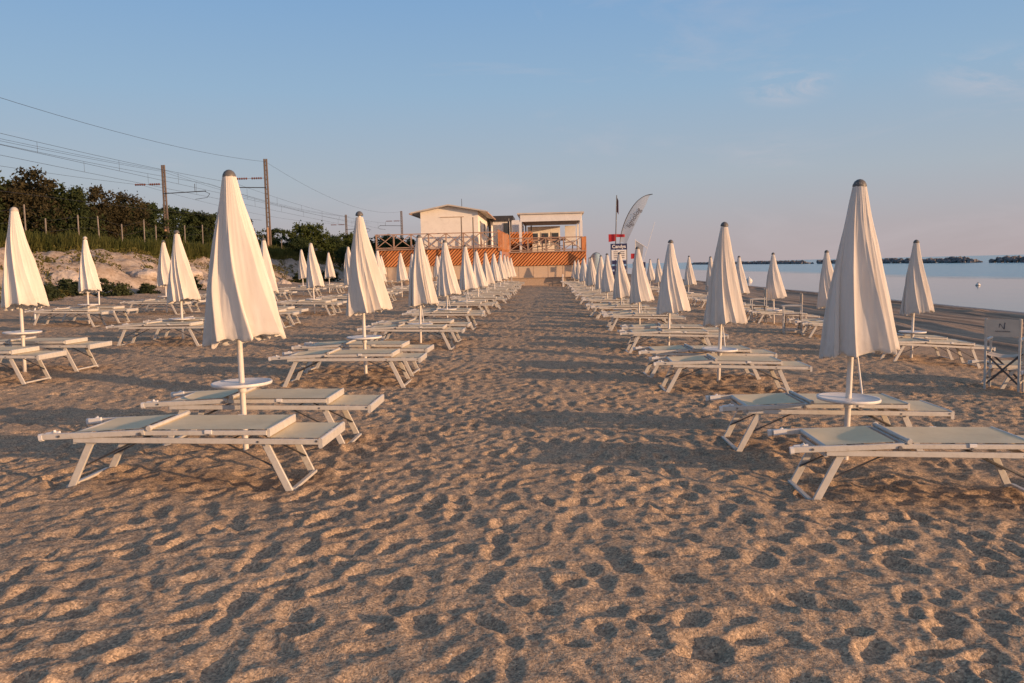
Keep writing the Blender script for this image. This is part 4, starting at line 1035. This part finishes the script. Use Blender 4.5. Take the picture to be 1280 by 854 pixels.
sh = [(-21.4, 36.5, 1.0, 'dark green shrub at the bank foot, left of the crate'), (-21.3, 38.6, 0.9, 'dark green shrub just left of the nearest dune umbrella'), (-19.8, 37.6, 0.9, 'green shrub right of the nearest dune umbrella'), (-19.6, 40.2, 0.75, 'grey green shrub at the bank foot, rightmost of the near pair'),
      (-20.0, 46.0, 0.95, 'green shrub in a gully of the pale bank'), (-21.0, 34.4, 0.9, 'green shrub beside the leftmost tall umbrella'), (-20.5, 69, 1.3, 'yellow green shrub at the far foot of the bank'), (-19.4, 73, 1.3, 'bright green shrub below the round bush')]
for x, y, s, lab in sh: place_tree('shrub', x, y, s, x*7, 'dune_shrub', lab, 'shrub', 'shrubs on the dune bank', -0.12, s*0.8)
# reeds along the crest and patchy cover on the bank: uncountable
rg = np.random.default_rng(77)
n = 60000; y = rg.uniform(18, 125, n); x = -27.3-np.abs(rg.normal(0, 1.4, n))+0.4*np.sin(y*0.7); d = sample(T_MED, x, y, 25)
keep = d > -0.7; x, y, d = x[keep], y[keep], d[keep]; z = ground_base(x, y); h = rg.uniform(0.4, 1.25, len(x))*(0.85+0.2*np.clip(d, -1, 2))
a = rg.uniform(0, 6.28, len(x)); w = rg.uniform(0.02, 0.05, len(x)); lx = rg.normal(0, 0.22, len(x)); ly = rg.normal(0, 0.22, len(x))
V = np.stack([np.stack([x-w*np.cos(a), y-w*np.sin(a), z-0.1], 1), np.stack([x+w*np.cos(a), y+w*np.sin(a), z-0.1], 1), np.stack([x+lx*h+w*0.4, y+ly*h, z+h], 1), np.stack([x+lx*h-w*0.4, y+ly*h, z+h*0.96], 1)], 1).reshape(-1, 3)
o = bpy.data.objects.new('crest_grass', np_mesh('crest_grass', V, np.arange(len(V)).reshape(-1, 4), M['reed'], False)); COL.objects.link(o); o['kind'] = 'stuff'; tag(o, 'tall green grass and reeds growing along the bank crest', 'grass')
n = 90000; y = rg.uniform(18, 110, n); x = rg.uniform(-28, -20.6, n); d = sample(T_MED, x, y, 22)+0.35*sample(T_MED, x, y, 5); thr = np.interp(x, [-28, -25.5, -23, -20.6], [0.1, 0.55, 0.95, 1.35])
keep = d > thr; x, y = x[keep], y[keep]; z = ground_base(x, y)+rg.uniform(0, 0.28, len(x))
V, F = leaves_np(np.stack([x, y, z], 1), 0.07, rg)
o = bpy.data.objects.new('dune_ground_cover', np_mesh('dune_ground_cover', V, F, M['cover'], False)); COL.objects.link(o); o['kind'] = 'stuff'; tag(o, 'patches of yellow green dune plants on the pale bank', 'ground cover')
# pale boulders on the bank
rb = random.Random(12)
bo = [(-20.6, 42, 0.55, 'pale boulder at the bank foot, nearest of those right of the crate'), (-21.8, 44.5, 0.9, 'broad pale boulder in the bank above the foot shrubs'), (-20.3, 49, 0.6, 'rounded pale boulder behind the third line umbrellas'), (-22.4, 51.5, 1.0, 'big pale boulder high in the bank'),
      (-20.4, 55, 0.7, 'pale boulder at the bank foot, mid way along'), (-21.6, 59.5, 0.85, 'pale boulder left of the big near umbrella'), (-20.3, 64, 0.65, 'far pale boulder at the bank foot'), (-22.8, 38.8, 0.9, 'pale boulder above the white crate')]
for i, (x, y, s, lab) in enumerate(bo):
    m = MB(); rock(m, (0, 0, 0), s, rb, 0.55); o = m.build('boulder', M['boulder']); o.location = (x, y, gz(x, y)+0.02)
    sm = o.modifiers.new('subdivision', 'SUBSURF'); sm.levels = 2; sm.render_levels = 2
    tex = bpy.data.textures.new('rock_noise', 'CLOUDS'); tex.noise_scale = 0.45; dm = o.modifiers.new('roughness', 'DISPLACE'); dm.texture = tex; dm.strength = 0.30
    tag(o, lab, 'boulder', 'pale boulders on the bank')
